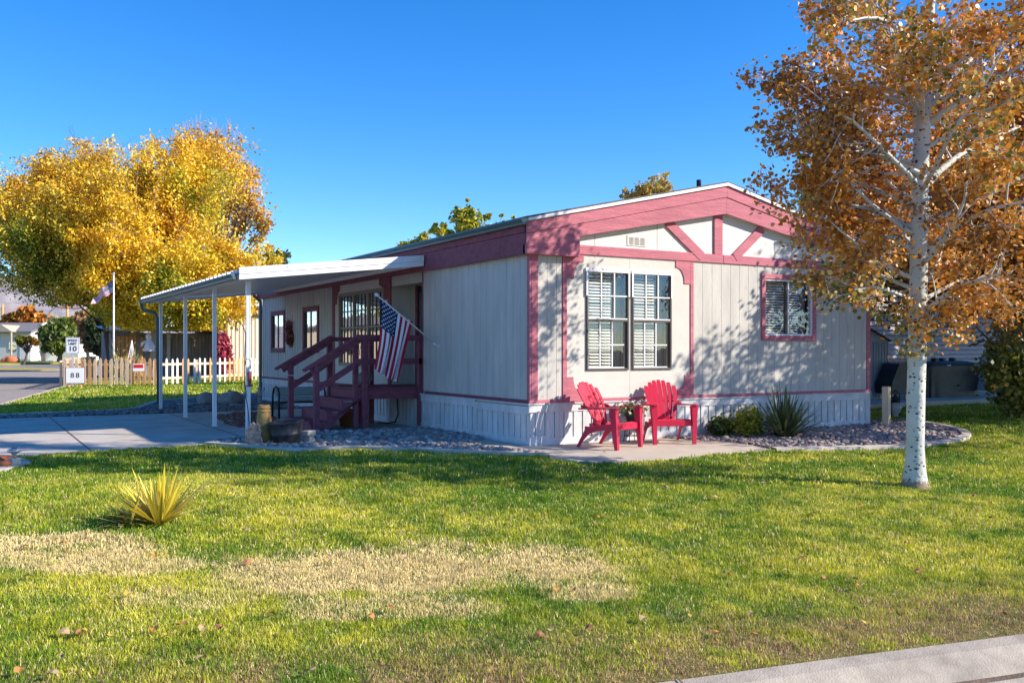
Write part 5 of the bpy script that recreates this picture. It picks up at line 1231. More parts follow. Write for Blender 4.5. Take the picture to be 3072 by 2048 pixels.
def envelope_tree(name, label, base, tpts, trad, C, RX, RZ, nprim, kids, leafn, leafsp, size, cols, wts, bark, seed, aspect=1.9, up=.06, zmin=3.0, zb=.16, bare=.5, elmin=-.15):
    tb = TreeB(seed); R_ = tb.r; tb.mb.tube([base]+tpts, trad, 9, cap=False); path = [base]+tpts; C = Vector(C)
    for k in range(nprim):
        f = (k+.5)/nprim; az = k*2.399+R_.uniform(-.3, .3); el = elmin+(1.45-elmin)*((k*0.618) % 1.0)**1.15; j = min(int((.35+.65*((k*.37) % 1))*(len(path)-1)), len(path)-2); p = path[j].lerp(path[j+1], R_.random())
        if p.z < 2.2: p = path[-1].copy()
        d = Vector((math.cos(az)*math.cos(el), math.sin(az)*math.cos(el), math.sin(el)))
        q = Vector(((p.x-C.x)/RX, (p.y-C.y)/RX, (p.z-C.z)/RZ)); e = Vector((d.x/RX, d.y/RX, d.z/RZ)); A_ = e.dot(e); B_ = q.dot(e); D_ = max(B_*B_-A_*(q.dot(q)-1), 0); L = (-B_+math.sqrt(D_))/A_
        if L < .8: continue
        tb.limb(p, d, L*R_.uniform(.80, 1.06), trad[-1]*.75, 0, 2, kids, up=up, wob=.13, leafn=leafn, leafsp=leafsp, segs=7, lenk=.36, kid_from=.22, tipr=.12, leaf_from=.1)
    def filt(P):
        r = np.sqrt(((P[:, 0]-C.x)/RX)**2+((P[:, 1]-C.y)/RX)**2+((P[:, 2]-C.z)/RZ)**2); hi = (P[:, 2]-C.z)/RZ
        return (P[:, 2] > zmin) & ~((r > .88) & (hi > .1) & (tb.g.random(len(P)) < bare)) & (r < 1.12)
    P = np.array(tb.pts); P = P[filt(P)]; t = thing(name, label, 'tree', base); tb.mb.build('trunk', MT[bark], t); n = len(P); g = tb.g
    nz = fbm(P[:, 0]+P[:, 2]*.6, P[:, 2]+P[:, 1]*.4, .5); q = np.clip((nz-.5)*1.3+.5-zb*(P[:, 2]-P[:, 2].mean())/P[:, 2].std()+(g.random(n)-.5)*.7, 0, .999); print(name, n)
    col = palette(cols, wts, q)*g.uniform(.7, 1.25, (n, 1)); V, F, C_ = leaf_geo(P, size, col, aspect, 4, .7, g); np_mesh('crown', V, F, C_, MT['leaf'], t)
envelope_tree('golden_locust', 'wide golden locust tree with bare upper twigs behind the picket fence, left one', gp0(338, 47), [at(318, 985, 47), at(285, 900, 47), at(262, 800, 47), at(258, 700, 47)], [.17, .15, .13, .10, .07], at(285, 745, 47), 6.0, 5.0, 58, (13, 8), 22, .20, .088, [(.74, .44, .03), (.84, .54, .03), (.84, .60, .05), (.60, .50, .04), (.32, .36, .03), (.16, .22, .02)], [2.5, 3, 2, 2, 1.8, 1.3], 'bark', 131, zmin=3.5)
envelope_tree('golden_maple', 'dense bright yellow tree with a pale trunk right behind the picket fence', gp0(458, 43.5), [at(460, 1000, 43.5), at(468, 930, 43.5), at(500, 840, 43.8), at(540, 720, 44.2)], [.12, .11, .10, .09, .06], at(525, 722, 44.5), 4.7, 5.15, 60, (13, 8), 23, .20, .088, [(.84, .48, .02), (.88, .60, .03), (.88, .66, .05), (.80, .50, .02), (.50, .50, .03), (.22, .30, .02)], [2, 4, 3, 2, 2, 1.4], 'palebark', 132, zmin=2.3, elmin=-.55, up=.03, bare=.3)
clump_tree('sparse_poplar', 'tall sparse yellow poplar with pinkish bare twigs behind the golden trees', 'tree', gp0(680, 62), [(600, 470, 80, 95, 62, 1), (680, 520, 85, 120, 62, 1), (740, 600, 70, 110, 62, 1), (790, 690, 40, 90, 62, .7), (560, 450, 50, 60, 62, .6), (640, 620, 120, 120, 62, .7)], 9000, .17, [(.62, .32, .05), (.74, .46, .06), (.58, .26, .05), (.36, .30, .04)], [2, 3, 2, 1], 'palebark', 33, 1.3, .1, .22, 150, .45, 700, fill=.55, twig_dir=(.05, 0, 1), twig_len=1.0)
clump_tree('green_yellow_tree', 'yellow green tree with upright shoots rising behind the long roof', 'tree', gp0(1385, 36), [(1400, 670, 55, 50, 36, 1), (1350, 700, 60, 30, 36, 1), (1440, 690, 60, 30, 36, .6), (1305, 685, 20, 30, 36, .4), (1403, 625, 15, 30, 36, 1.2), (1366, 635, 12, 28, 36, 1.0), (1462, 645, 10, 22, 36, .8), (1500, 655, 14, 16, 36, .5), (1540, 652, 9, 15, 36, .5), (1310, 680, 14, 22, 36, .8)], 3000, .11, [(.50, .48, .03), (.66, .56, .04), (.24, .30, .03)], [3, 3, 2], 'bark', 34, 1.6, .1, .14, 90, .12, 40, fill=.5, twig_dir=(0, 0, 1))
clump_tree('round_green_tree', 'small rounded green yellow tree peeking over the roof beside the carport', 'tree', gp0(1240, 44), [(1265, 725, 28, 24, 44, 1), (1222, 740, 20, 16, 44, .7), (1240, 760, 50, 30, 44, .8)], 2200, .14, [(.44, .42, .03), (.50, .36, .03), (.18, .22, .03)], [3, 2, 2], 'bark', 35, 1.2, .2, .2, 50, .12)
clump_tree('brown_orange_tree', 'brown orange leaved tree rising behind the ridge of the mobile home', 'tree', gp0(1960, 42), [(1955, 570, 65, 45, 42, 1), (1915, 600, 60, 40, 42, 1), (2010, 590, 50, 35, 42, .8), (1990, 545, 40, 25, 42, .5), (1870, 580, 25, 25, 42, .2), (2060, 590, 30, 15, 42, .15), (1950, 640, 110, 50, 42, 1)], 3600, .12, [(.52, .30, .05), (.60, .42, .06), (.42, .40, .05), (.22, .24, .04)], [3, 3, 2, 1], 'palebark', 36, 1.2, .2, .15, 130, .16, 60)
clump_tree('thin_dark_tree', 'thin dark green twig of a tree showing beside the carport roof', 'tree', gp0(840, 52), [(835, 770, 32, 28, 52, 1), (860, 745, 10, 20, 52, .3), (825, 800, 40, 30, 52, 1)], 800, .20, [(.05, .08, .03), (.09, .11, .03)], [1, 1], 'bark', 37, 1.4, .1, .25, 40, .12, 40, twig_dir=(.3, 0, 1))

# ---------------------------------------------------------------- picket fence
F0 = gnd(190, 1158); F1 = gnd(470, 1157); F2 = gnd(783, 1141)
fen = thing('picket_fence', 'picket fence of mixed raw and white pickets along the far lawn', 'picket fence', F0)
def picket(mb, p, d, w_, h, base=.05, t=.02):
    nn = Vector((-d.y, d.x, 0)); a = p-d*w_/2; P = [(-w_/2, base), (w_/2, base), (w_/2, h-.13), (w_*.36, h-.11), (w_/2, h-.08), (0, h), (-w_/2, h-.08), (-w_*.36, h-.11), (-w_/2, h-.13)]
    mb.prism([(p.x+d.x*x, p.y+d.y*x, p.z+z) for x, z in P], nn*t)
def fence_run(a, b, xs, root, h=1.06, w_=.115, lean=()):
    d = (b-a); d.z = 0; L = d.length; d.normalize(); nn = Vector((-d.y, d.x, 0))
    for z in (.28, .82):
        m_ = MB(); p, q = a+nn*.045+Vector((0, 0, z)), b+nn*.045+Vector((0, 0, z)); m_.beam(p, q, .04, .09); m_.build('rail', MT['palewood'], root)
    for k in range(int(L/2.4)+1):
        p = a+d*min(k*2.4, L)+nn*.11; m_ = MB(); m_.box(p.x-.045, p.x+.045, p.y-.045, p.y+.045, -.05, .98); m_.build('post', MT['palewood'], root)
    for f, m__, dh in xs:
        m_ = MB(); p = a+d*L*f; picket(m_, p, d, w_, h+dh); m_.build('picket', MT[m__], root)
rr = random.Random(3)
fence_run(F0, F1, [((px-190)/280, 'palewood' if k not in (3, 5, 8) else 'wood', rr.uniform(-.02, .02)) for k, px in enumerate(list(range(195, 248, 17))+list(range(252, 400, 16)))]+[((px-190)/280, 'wood', rr.uniform(-.01, .02)) for px in (399, 416, 432, 449, 464)], fen)
PK = [(480, 0), (496, 1), (512, 1), (525, 1), (541, 0), (555, 0), (573, 1), (588, 1), (603, 1), (619, 0), (634, 1), (648, 1), (664, 1), (679, 0), (694, 0), (708, 0), (723, 0), (737, 1), (751, 1), (766, 1), (779, 1)]
fence_run(F1, F2, [((px-470)/313*(1+.0), 'whitewood' if w_ else 'wood', rr.uniform(-.02, .02)) for px, w_ in PK], fen)
# side run going back along the street
S0 = F0+Vector((.05, .25, 0)); S1 = F0+Vector((2.6, 13.0, 0))
f2 = thing('picket_fence', 'raw picket fence side running back along the street behind the number board', 'picket fence', S0)
fence_run(S0, S1, [((k+.5)/52, 'palewood' if k % 3 else 'wood', rr.uniform(-.03, .03)) for k in range(52)], f2)
# the signs
def text_part(name, body, size, loc, m, root, xs=1.0, ext=.003, sp=.05):
    cu = bpy.data.curves.new(name, 'FONT'); cu.body = body; cu.size = size; cu.extrude = ext; cu.align_x = 'CENTER'; cu.align_y = 'CENTER'; cu.offset = size*.006; cu.space_character = 1.0+sp
    o = bpy.data.objects.new(name, cu); COL.objects.link(o); bpy.context.view_layer.update()
    dg = bpy.context.evaluated_depsgraph_get(); me = bpy.data.meshes.new_from_object(o.evaluated_get(dg)); bpy.data.objects.remove(o)
    me.transform(Matrix.Translation(loc) @ Matrix.Rotation(-AZ*.55, 4, 'Z') @ Matrix.Rotation(PI/2, 4, 'X') @ Matrix.Diagonal((xs, 1, 1, 1)))
    me.transform(RM[root]); me.materials.clear(); me.materials.append(m); q = bpy.data.objects.new(name, me); COL.objects.link(q); q.parent = root; RM[q] = RM[root]; return q
TA = AZ*.55; TX = Vector((math.cos(TA), -math.sin(TA), 0)); TN = Vector((-math.sin(TA), -math.cos(TA), 0))
def board_sign(px0, py0, px1, py1, D, name, root, m, th=.02, off=0.0, frame=None):
    c = at((px0+px1)/2, (py0+py1)/2, D)+TN*off; w_ = (px1-px0)*D/FPX/2/math.cos(AZ-TA); h_ = (py1-py0)*D/FPX/2
    M_ = MB(); M_.M = Matrix.Translation(c) @ Matrix.Rotation(-TA, 4, 'Z'); M_.box(-w_, w_, -th/2, th/2, -h_, h_, c=.004); o = M_.build(name, m, root); return c, w_, h_, o
ns_ = thing('number_sign', 'white square board with the number 88 in front of the fence corner', 'sign', gp0(226, 33.6))
c, w_, h_, o = board_sign(199, 1101, 252, 1151, 33.6, 'frame', ns_, MT['deckpaint'], .03)
c, w_, h_, o = board_sign(201, 1103, 250, 1149, 33.6, 'board', ns_, MT['signwhite'], .02, .02)
text_part('number', '88', .25, c+TN*.012, MT['signblack'], ns_, 1.05, sp=.35)
for s_ in (-.2, .2):
    m_ = MB(); p = c+TX*s_-TN*.05; m_.box(p.x-.03, p.x+.03, p.y-.03, p.y+.03, -.05, c.z-h_+.05); m_.build('post', MT['wood'], ns_)
sp_ = thing('speed_limit_sign', 'white SPEED LIMIT 10 road sign on a thin post behind the number board', 'road sign', gp0(217, 34.3))
c, w_, h_, o = board_sign(199, 1012, 237, 1061, 34.3, 'plate', sp_, MT['signwhite'], .012)
bo = MB(); bo.M = Matrix.Translation(c+TN*.008) @ Matrix.Rotation(-TA, 4, 'Z')
for (x0, x1, z0, z1) in ((-w_+.018, w_-.018, h_-.026, h_-.018), (-w_+.018, w_-.018, -h_+.018, -h_+.026), (-w_+.018, -w_+.026, -h_+.026, h_-.026), (w_-.026, w_-.018, -h_+.026, h_-.026)): bo.box(x0, x1, -.002, .002, z0, z1)
bo.build('border', MT['signblack'], sp_)
text_part('lettering', 'SPEED', .118, c+TN*.012+Vector((0, 0, h_*.62)), MT['signblack'], sp_)
text_part('lettering', 'LIMIT', .118, c+TN*.012+Vector((0, 0, h_*.22)), MT['signblack'], sp_)
text_part('numerals', '10', .26, c+TN*.012+Vector((0, 0, -h_*.40)), MT['signblack'], sp_, 1.1)
m_ = MB(); p = c-TN*.03; m_.box(p.x-.03, p.x+.03, p.y-.03, p.y+.03, -.05, c.z+h_+.04); m_.build('post', MT['tin'], sp_)
rs = thing('fence_notice', 'small white notice with a red panel hung on the picket fence', 'sign', at(415.5, 1102, 35.2))
c, w_, h_, o = board_sign(400, 1091, 431, 1113, 35.2, 'board', rs, MT['signwhite'], .012)
m_ = MB(); m_.M = Matrix.Translation(c+TN*.01+Vector((0, 0, .02))) @ Matrix.Rotation(-TA, 4, 'Z'); m_.box(-w_+.03, w_-.03, -.003, .003, -h_*.25, h_*.8-.02); m_.build('red_panel', MT['signred'], rs)

# ---------------------------------------------------------------- beyond the fence
def flagpole(px, ptop, D, flagpts, name, label, lab2):
    b = gp0(px, D); t = thing(name, label, 'flagpole', b); tp_ = at(px, ptop, D); m_ = MB(); m_.tube([b, tp_], [.045, .03], 8); m_.build('pole', MT['white'], t)
    m_ = MB(); m_.blob((tp_.x, tp_.y, tp_.z+.05), (.06, .06, .06), 1, 0, sub=2); m_.build('finial', MT['tin'], t)
    T0, T1, B1, B0 = [at(x, y, D) for x, y in flagpts]; f = thing('flag', lab2, 'flag', T0)
    fwd = Vector((SA, CA, 0))
    def sf_(u, v):
        u_ = min(max(u, 0), 1); v_ = min(max(v, 0), 1); p = T0.lerp(B0, u_).lerp(T1.lerp(B1, u_), v_); p = p+fwd*(.16*math.sin(v_*9+u_*2)*v_)+Vector((0, 0, .10*math.sin(v_*PI)*(1) + .05*math.sin(v_*13+u_))); return p
    make_flag('cloth', f, sf_, 39, 30, (1, -1), 1.15)
flagpole(341, 824, 39.5, [(339, 843), (280, 893), (277, 918), (339, 883)], 'flagpole', 'tall thin white flagpole standing in front of the golden tree', 'windblown stars and stripes on the tall pole by the golden tree')
flagpole(258, 992, 112, [(256, 995), (236, 1003), (236, 1013), (256, 1011)], 'flagpole', 'short white flagpole far down the street', 'tiny stars and stripes flag far down the street')
# tan mobile home seen through the carport
def px_x(px, Y): r = ray(px, 0); return CX+(Y-CY)*r[0]/r[1]
NY = 36.0; x0 = px_x(659, NY); x1 = 11.0
def zat(px, py, Y): return on_y(px, py, Y)[1]
zt_ = zat(700, 909, NY)
t = thing('tan_mobile_home', 'tan corrugated mobile home with brown fascia beyond the picket fence', 'mobile home', (x0+2, NY+3, 0))
m_ = MB(); xx = px_x(681, NY); m_.box(xx, x1, NY+.08, NY+6, 0, zt_-.5)
m_.build('wall', MT['tan'], t); m_ = MB(); k = 0; z1_ = zat(700, 943, NY)
while xx < x1: m_.prism([(xx, NY+.08, .25), (xx+.05, NY+.045, .25), (xx+.12, NY+.045, .25), (xx+.17, NY+.08, .25)], (0, 0, z1_-.25)); xx += .2
m_.build('corrugation', MT['tan'], t)
m_ = MB(); m_.box(x0, x1, NY-.15, NY+6.2, zat(700, 943, NY), zat(700, 919, NY)); m_.build('fascia', MT['brownfascia'], t)
m_ = MB()
xx = x0
while xx < x1: m_.box(xx, xx+.015, NY-.16, NY-.151, zat(700, 943, NY), zat(700, 924, NY)); xx += .3
m_.build('fascia_seam', MT['signblack'], t)
m_ = MB(); m_.box(x0-.05, x1, NY-.2, NY+6.2, zat(700, 924, NY), zat(700, 918, NY)+.0); m_.build('rust_strip', MT['rust'], t)
m_ = MB(); m_.box(x0-.1, x1, NY-.25, NY+6.3, zat(700, 918, NY)+.001, zt_); m_.build('roof', MT['white'], t)
m_ = MB(); m_.box(px_x(676, NY), px_x(681, NY)+.02, NY-.02, NY+.05, 0, zat(700, 943, NY)); m_.build('corner_post', MT['brownfascia'], t)
m_ = MB(); m_.box(px_x(676, NY)+.05, px_x(681, NY)+.1, NY+.3, NY+3, .2, zat(700, 950, NY)); m_.box(x0, px_x(676, NY)+.08, NY+3.4, NY+5.9, .2, zat(700, 950, NY)); m_.build('porch_wall', MT['greywood'], t)
m_ = MB(); m_.box(px_x(662, NY)+.1, px_x(674, NY), NY+3.35, NY+3.39, 1.4, 2.4); m_.build('window', MT['shedmetal'], t)
# long low shed of grey and brown boards
sy = 38.5; sx0 = px_x(333, sy); sx1 = px_x(662, sy); zr_ = zat(500, 990, sy)
t = thing('board_shed', 'long low shed of weathered grey and brown boards with rusty flat roof', 'shed', ((sx0+sx1)/2, sy+2, 0))
m_ = MB(); m2 = MB(); m3 = MB(); x = sx0; g = random.Random(2)
while x < sx1:
    w1 = g.uniform(.13, .24); tgt = m2 if (x < px_x(432, sy) and g.random() < .8) else m_
    tgt.box(x, x+w1-.015, sy+g.uniform(0, .04), sy+.1, .05, zr_-.18-(g.random() < .15)*.2); x += w1
m_.build('grey_boards', MT['greywood'], t); m2.build('brown_boards', MT['wood'], t)
m_ = MB(); m_.box(sx0, sx1, sy+.12, sy+3.8, 0, zr_-.15); m_.build('wall', MT['greywood'], t)
m_ = MB(); n = 60; 
for k in range(n):
    xa_, xb_ = sx0-.3+(sx1-sx0+.6)*k/n, sx0-.3+(sx1-sx0+.6)*(k+1)/n; m_.add([(xa_, sy-.5, zr_-.05+.03*(k % 2)), (xb_, sy-.5, zr_-.05+.03*((k+1) % 2)), (xb_, sy+4, zr_+.25+.03*((k+1) % 2)), (xa_, sy+4, zr_+.25+.03*(k % 2)), (xa_, sy-.5, zr_-.09+.03*(k % 2)), (xb_, sy-.5, zr_-.09+.03*((k+1) % 2))], [(0, 1, 2, 3), (0, 1, 5, 4)], mi=1 if 36 < k < 56 else 0)
m_.build('roof', [MT['tin'], MT['rust']], t)
m_ = MB(); p = px_x(503, sy); m_.box(p-.08, p+.08, sy-.25, sy-.1, 0, zr_-.12); m_.build('post', MT['tin'], t)
m_ = MB(); m_.box(px_x(333, sy), px_x(385, sy), sy-.45, sy-.35, zr_-.32, zr_-.02); m_.build('awning', MT['greyroof'], t)
# maple red shrub, corn stalks, cloth ghost, white poles
c = at(672, 1070, 41.5); clump_plant('crimson_shrub', 'crimson leaved arching shrub in front of the tan mobile home', 'shrub', (c.x, c.y, 1.15), (.40, .40, 1.05), 1500, .10, [(.38, .03, .06), (.50, .07, .10), (.24, .03, .05)], 50, aspect=2.4)
c = gp0(368, 38); t = thing('corn_stalks', 'tall green corn like stalks behind the raw pickets', 'plant', c)
for k in range(6): tuft('leaves', t, (c.x-.4+.17*k, c.y+.1*(k % 2), .2+.25*(k % 3)), 10, 1.15, .06, .8, [(.26, .26, .05), (.18, .22, .04), (.40, .34, .10)], seed=60+k, curl=.6)
c = at(446, 1003, 42.6); t = thing('cloth_ghost', 'white cloth ghost decoration tied to the tree trunk behind the fence', 'decoration', c)
m_ = MB(); m_.blob((c.x, c.y, c.z-.1), (.13, .13, .15), 4, .1); P = []
m_.lathe([(.08, -.20), (.16, -.45), (.26, -.75), (.24, -.78), (.14, -.5)], 14, c=c); m_.tube([c+Vector((-.1, 0, -.3)), c+Vector((-.28, 0, -.42)), c+Vector((-.30, 0, -.55))], [.06, .07, .04], 8); m_.tube([c+Vector((.1, 0, -.3)), c+Vector((.22, 0, -.55)), c+Vector((.2, 0, -.75))], [.05, .06, .03], 8); m_.build('cloth', MT['flagwhite'], t)
D = 38.0; t = thing('white_stepladder', 'thin white a frame stepladder standing behind the picket fence', 'ladder', gp0(398, D)); m_ = MB()
a = at(396, 1020, D)
for dx, dy in ((-.28, 0), (.05, 0), (.25, .5), (-.05, .5)): m_.tube([a, Vector((a.x+dx*1.3, a.y+dy, 0))], .012, 6)
for z in (.35, .75, 1.1): s_ = (a.z-z)/a.z*1.3; m_.tube([(a.x-.28*s_, a.y, z), (a.x+.05*s_, a.y, z)], .010, 5)
m_.build('frame', MT['white'], t)
# far left: houses, trees, poles, lawns
poly_sheet('far_lawn', [(street_x(60)-9, 92.0), at(-300, 1048, 85)[:2], at(-300, 1048, 140)[:2], at(345, 1048, 160)[:2], at(335, 1048, 118)[:2], at(200, 1048, 100)[:2]], .02, mat('far_grass', (.16, .19, .03), .9, .3, .4, col2=(.30, .26, .05)), .2, kind='structure')
poly_sheet('far_verge', [at(-300, 1048, 66)[:2], at(-300, 1048, 78)[:2], at(100, 1048, 76)[:2], at(190, 1048, 70)[:2], at(120, 1048, 66)[:2]], -.09, mat('dry_verge', (.38, .29, .07), .9, .3, .5), .1, kind='structure')
def gabled(name, label, px0, px1, D, pye, pyr, wm, rmat, depth=8, front=True, yaw=0.0, py_b=None):
    a = at(px0, 1048, D); b = at(px1, 1048, D); ze = at(px0, pye, D).z; zr2 = at(px0, pyr, D).z; ax = (b-a); ax.z = 0; L = ax.length; ax.normalize(); n_ = Vector((-ax.y, ax.x, 0))
    t = thing(name, label, 'house', ((a.x+b.x)/2, (a.y+b.y)/2, 0)); m_ = MB(); m_.M = Matrix.Translation((a.x, a.y, 0)) @ Matrix.Rotation(math.atan2(ax.y, ax.x), 4, 'Z')
    return t, m_, L, ze, zr2
D = 112
t, m_, L, ze, zr2 = gabled('white_house', 'white house with grey gabled roof far down the street on the left', -60, 92, D, 996, 972, None, None)
M0 = m_.M; m_.box(0, L, 0, 9, 0, ze); m_.prism([(0, 0, ze), (0, 9, ze), (0, 4.5, zr2)], (L, 0, 0)); m_.build('wall', MT['houseshell'], t)
m_ = MB(); m_.M = M0; m_.prism([(-.3, -.5, ze-.1), (-.3, 4.5, zr2+.1), (-.3, 4.5, zr2+.3), (-.3, -.5, ze+.1)], (L+.6, 0, 0)); m_.prism([(-.3, 9.5, ze-.1), (-.3, 4.5, zr2+.1), (-.3, 4.5, zr2+.3), (-.3, 9.5, ze+.1)], (L+.6, 0, 0)); m_.build('roof', MT['greyroof'], t)
m_ = MB(); m_.M = M0; xg = 3.4; m_.prism([(xg-1.3, -1.5, ze), (xg+1.3, -1.5, ze), (xg, -1.5, zr2-.1)], (0, 4, 0)); m_.box(xg-1.2, xg-1.05, -1.5, -1.3, 0, ze); m_.box(xg+1.05, xg+1.2, -1.5, -1.3, 0, ze); m_.build('porch_gable', MT['beige'], t)
m_ = MB(); m_.M = M0; m_.box(L-1.3, L-.2, -.06, -.01, .2, 2.2); m_.build('door', MT['white'], t)
for xw in (.6, L-2.6):
    m_ = MB(); m_.M = M0; m_.box(xw, xw+.9, -.06, -.01, 1.2, 2.3); m_.build('window', MT['mirrorglass'], t)
t, m_, L, ze, zr2 = gabled('garage', 'low white flat roofed carport building beside the white house', 96, 135, D+2, 1001, 998, None, None); M0 = m_.M
m_.box(0, L*3.4, .5, 7, 0, ze); m_.build('wall', MT['houseshell'], t); m_ = MB(); m_.M = M0; m_.box(-.4, L*3.4+.2, -.5, 7.3, ze, ze+.45); m_.build('roof', MT['white'], t); m_ = MB(); m_.M = M0; m_.box(.3, L-.2, .44, .499, 0, ze-.3); m_.build('opening', MT['brownfascia'], t)
a = at(115, 1062, 108); b = at(205, 1062, 109); m_ = MB(); ax = (b-a); ax.z = 0; L = ax.length; ax.normalize(); m_.M = Matrix.Translation((a.x, a.y, 0)) @ Matrix.Rotation(math.atan2(ax.y, ax.x), 4, 'Z')
h = 1.2; m_.box(0, L, 0, .04, 0, .1); m_.box(0, L, 0, .04, h-.1, h); k = 0.0
while k < L-h: m_.beam((k, .01, .05), (k+h-.1, .01, h-.05), .02, .05); m_.beam((k+h-.1, .03, .05), (k, .03, h-.05), .02, .05); k += .3
m_.build('lattice_fence', MT['white'], None, label='low white lattice fence under the rounded green tree', cat='fence')
m_ = MB(); c = at(132, 1005, 109); m_.blob((c.x, c.y, c.z), (.55, .4, 1.6), 2, .12); m_.build('propane_tank', MT['white'], None, label='white upright tank beside the rounded green tree', cat='tank')
clump_tree('weeping_tree', 'rounded dark green weeping tree far down the street', 'tree', gp0(178, 106, .05), [(182, 1000, 46, 36, 106, 1), (160, 1020, 30, 34, 105, 1), (205, 1018, 32, 30, 106, 1), (180, 1040, 45, 18, 105, .8)], 9000, .42, [(.10, .14, .02), (.16, .20, .03), (.05, .08, .02)], [2, 2, 1], 'bark', 41, 1.8, 1.2, .2, 90, .3, fill=.4)
clump_tree('small_street_tree', 'small thin trunked green tree in front of the white house', 'tree', gp0(70, 84, .05), [(70, 1018, 20, 10, 84, 1), (95, 1020, 20, 9, 84, 1), (60, 1028, 12, 8, 84, .6), (110, 1026, 12, 8, 84, .5)], 2200, .30, [(.14, .16, .02), (.22, .18, .03), (.30, .14, .03)], [2, 2, 1], 'bark', 42, 1.3, .3, .22, 40, .12)
clump_tree('orange_street_tree', 'bright orange tree behind the white house roof', 'tree', gp0(80, 140), [(85, 955, 38, 32, 140, 1), (45, 965, 35, 22, 140, 1), (105, 975, 28, 25, 140, 1), (15, 972, 22, 14, 140, .8), (70, 940, 15, 20, 140, .5)], 7000, .62, [(.50, .18, .03), (.58, .26, .03), (.34, .09, .03)], [3, 2, 2], 'bark', 43, 1.3, .2, .2, 90, .3, 40)
clump_tree('pale_bare_tree', 'pale greenish bare tree between the orange tree and the weeping tree', 'tree', gp0(145, 170), [(140, 970, 35, 22, 170, 1), (170, 975, 30, 18, 170, 1)], 2600, .5, [(.34, .32, .16), (.42, .36, .20)], [1, 1], 'palebark', 44, 1.6, 0, .25, 60, .25, 60)
clump_tree('yellow_street_tree', 'yellow tree above the speed limit sign far down the street', 'tree', gp0(232, 125), [(230, 965, 24, 20, 125, 1), (215, 975, 18, 14, 125, .7)], 3200, .5, [(.56, .38, .03), (.46, .28, .03), (.28, .26, .03)], [3, 2, 1], 'bark', 45, 1.3, .2, .22, 50, .25)
clump_tree('brown_street_tree', 'thin brown half bare tree beside the dark evergreen down the street', 'tree', gp0(266, 96), [(262, 985, 17, 40, 96, 1), (270, 1025, 12, 30, 96, .7), (250, 960, 18, 25, 98, .8)], 2600, .40, [(.34, .20, .08), (.28, .14, .05), (.20, .18, .06)], [2, 2, 1], 'palebark', 46, 1.5, .3, .25, 70, .2, 80)
clump_tree('dark_evergreen', 'dark green evergreen shrub tree at the end of the street', 'tree', gp0(302, 82), [(300, 1000, 28, 48, 82, 1), (318, 1025, 24, 30, 82, 1), (288, 1030, 20, 28, 82, 1)], 9000, .32, [(.025, .045, .018), (.04, .06, .02), (.06, .085, .03)], [2, 2, 1], 'bark', 47, 1.3, .2, .2, 90, .3, fill=.4)
clump_tree('green_filler_tree', 'mid green leafy tree behind the dark evergreen', 'tree', gp0(330, 95), [(330, 970, 60, 30, 95, 1), (290, 945, 40, 25, 100, 1), (380, 1000, 50, 30, 90, 1)], 5000, .36, [(.20, .21, .03), (.30, .26, .03), (.10, .12, .02)], [2, 2, 1], 'bark', 48, 1.5, .3, .2, 80, .25)
for px, pt, D, lab in ((8, 912, 150, 'brown utility pole at the left edge far down the street'), (202, 905, 135, 'brown utility pole above the speed limit sign')):
    b = gp0(px, D); tp_ = at(px, pt, D); t = thing('utility_pole', lab, 'utility pole', b); m_ = MB(); m_.tube([b, tp_], [.24, .18], 8); m_.build('pole', MT['wood'], t); m_ = MB(); m_.beam(tp_+Vector((-1.2, .3, -.8)), tp_+Vector((1.2, -.3, -.8)), .12, .14); m_.build('crossarm', MT['wood'], t)
rp_ = [(18, 1062), (42, 1064)]
c = at(32, 1068, 104); m_ = MB(); m_.blob((c.x, c.y, .2), (.8, .6, .55), 3, .3); m_.build('red_boulder', MT['redrock'], None, label='pinkish red boulder in front of the white house', cat='rock')

# mountains: a range several kilometres off
def mountains():
    nx, ny = 700, 60; ang = np.linspace(math.radians(-75), math.radians(50), nx); dist = np.linspace(5200, 8600, ny); A_, Dd = np.meshgrid(ang, dist)
    X = CX+Dd*np.sin(A_+AZ); Y = CY+Dd*np.cos(A_+AZ); v = (Dd-5200)/3400; dg = np.degrees(A_)
    loft = 120+330*np.clip((-dg-20.0)/5.0, 0, 1)*np.exp(-((dg+28.6)/5.5)**2)+90*np.exp(-((dg+40)/8)**2)
    rid = 1-np.abs(2*fbm(X, Y, .0021)-1); rid2 = 1-np.abs(2*fbm(X+900, Y, .0075)-1)
    Z = loft*np.sin(np.clip(v, 0, 1)*PI*.92)**.7*(.55+.42*rid+.20*rid2)-6
    V = np.stack([X, Y, Z], -1).reshape(-1, 3); i = np.arange(nx*ny).reshape(ny, nx); F = np.stack([i[:-1, :-1], i[:-1, 1:], i[1:, 1:], i[1:, :-1]], -1).reshape(-1, 4)
    np_mesh('mountains', V, F, None, MT['mountain'], smooth=False, kind='structure')
mountains()

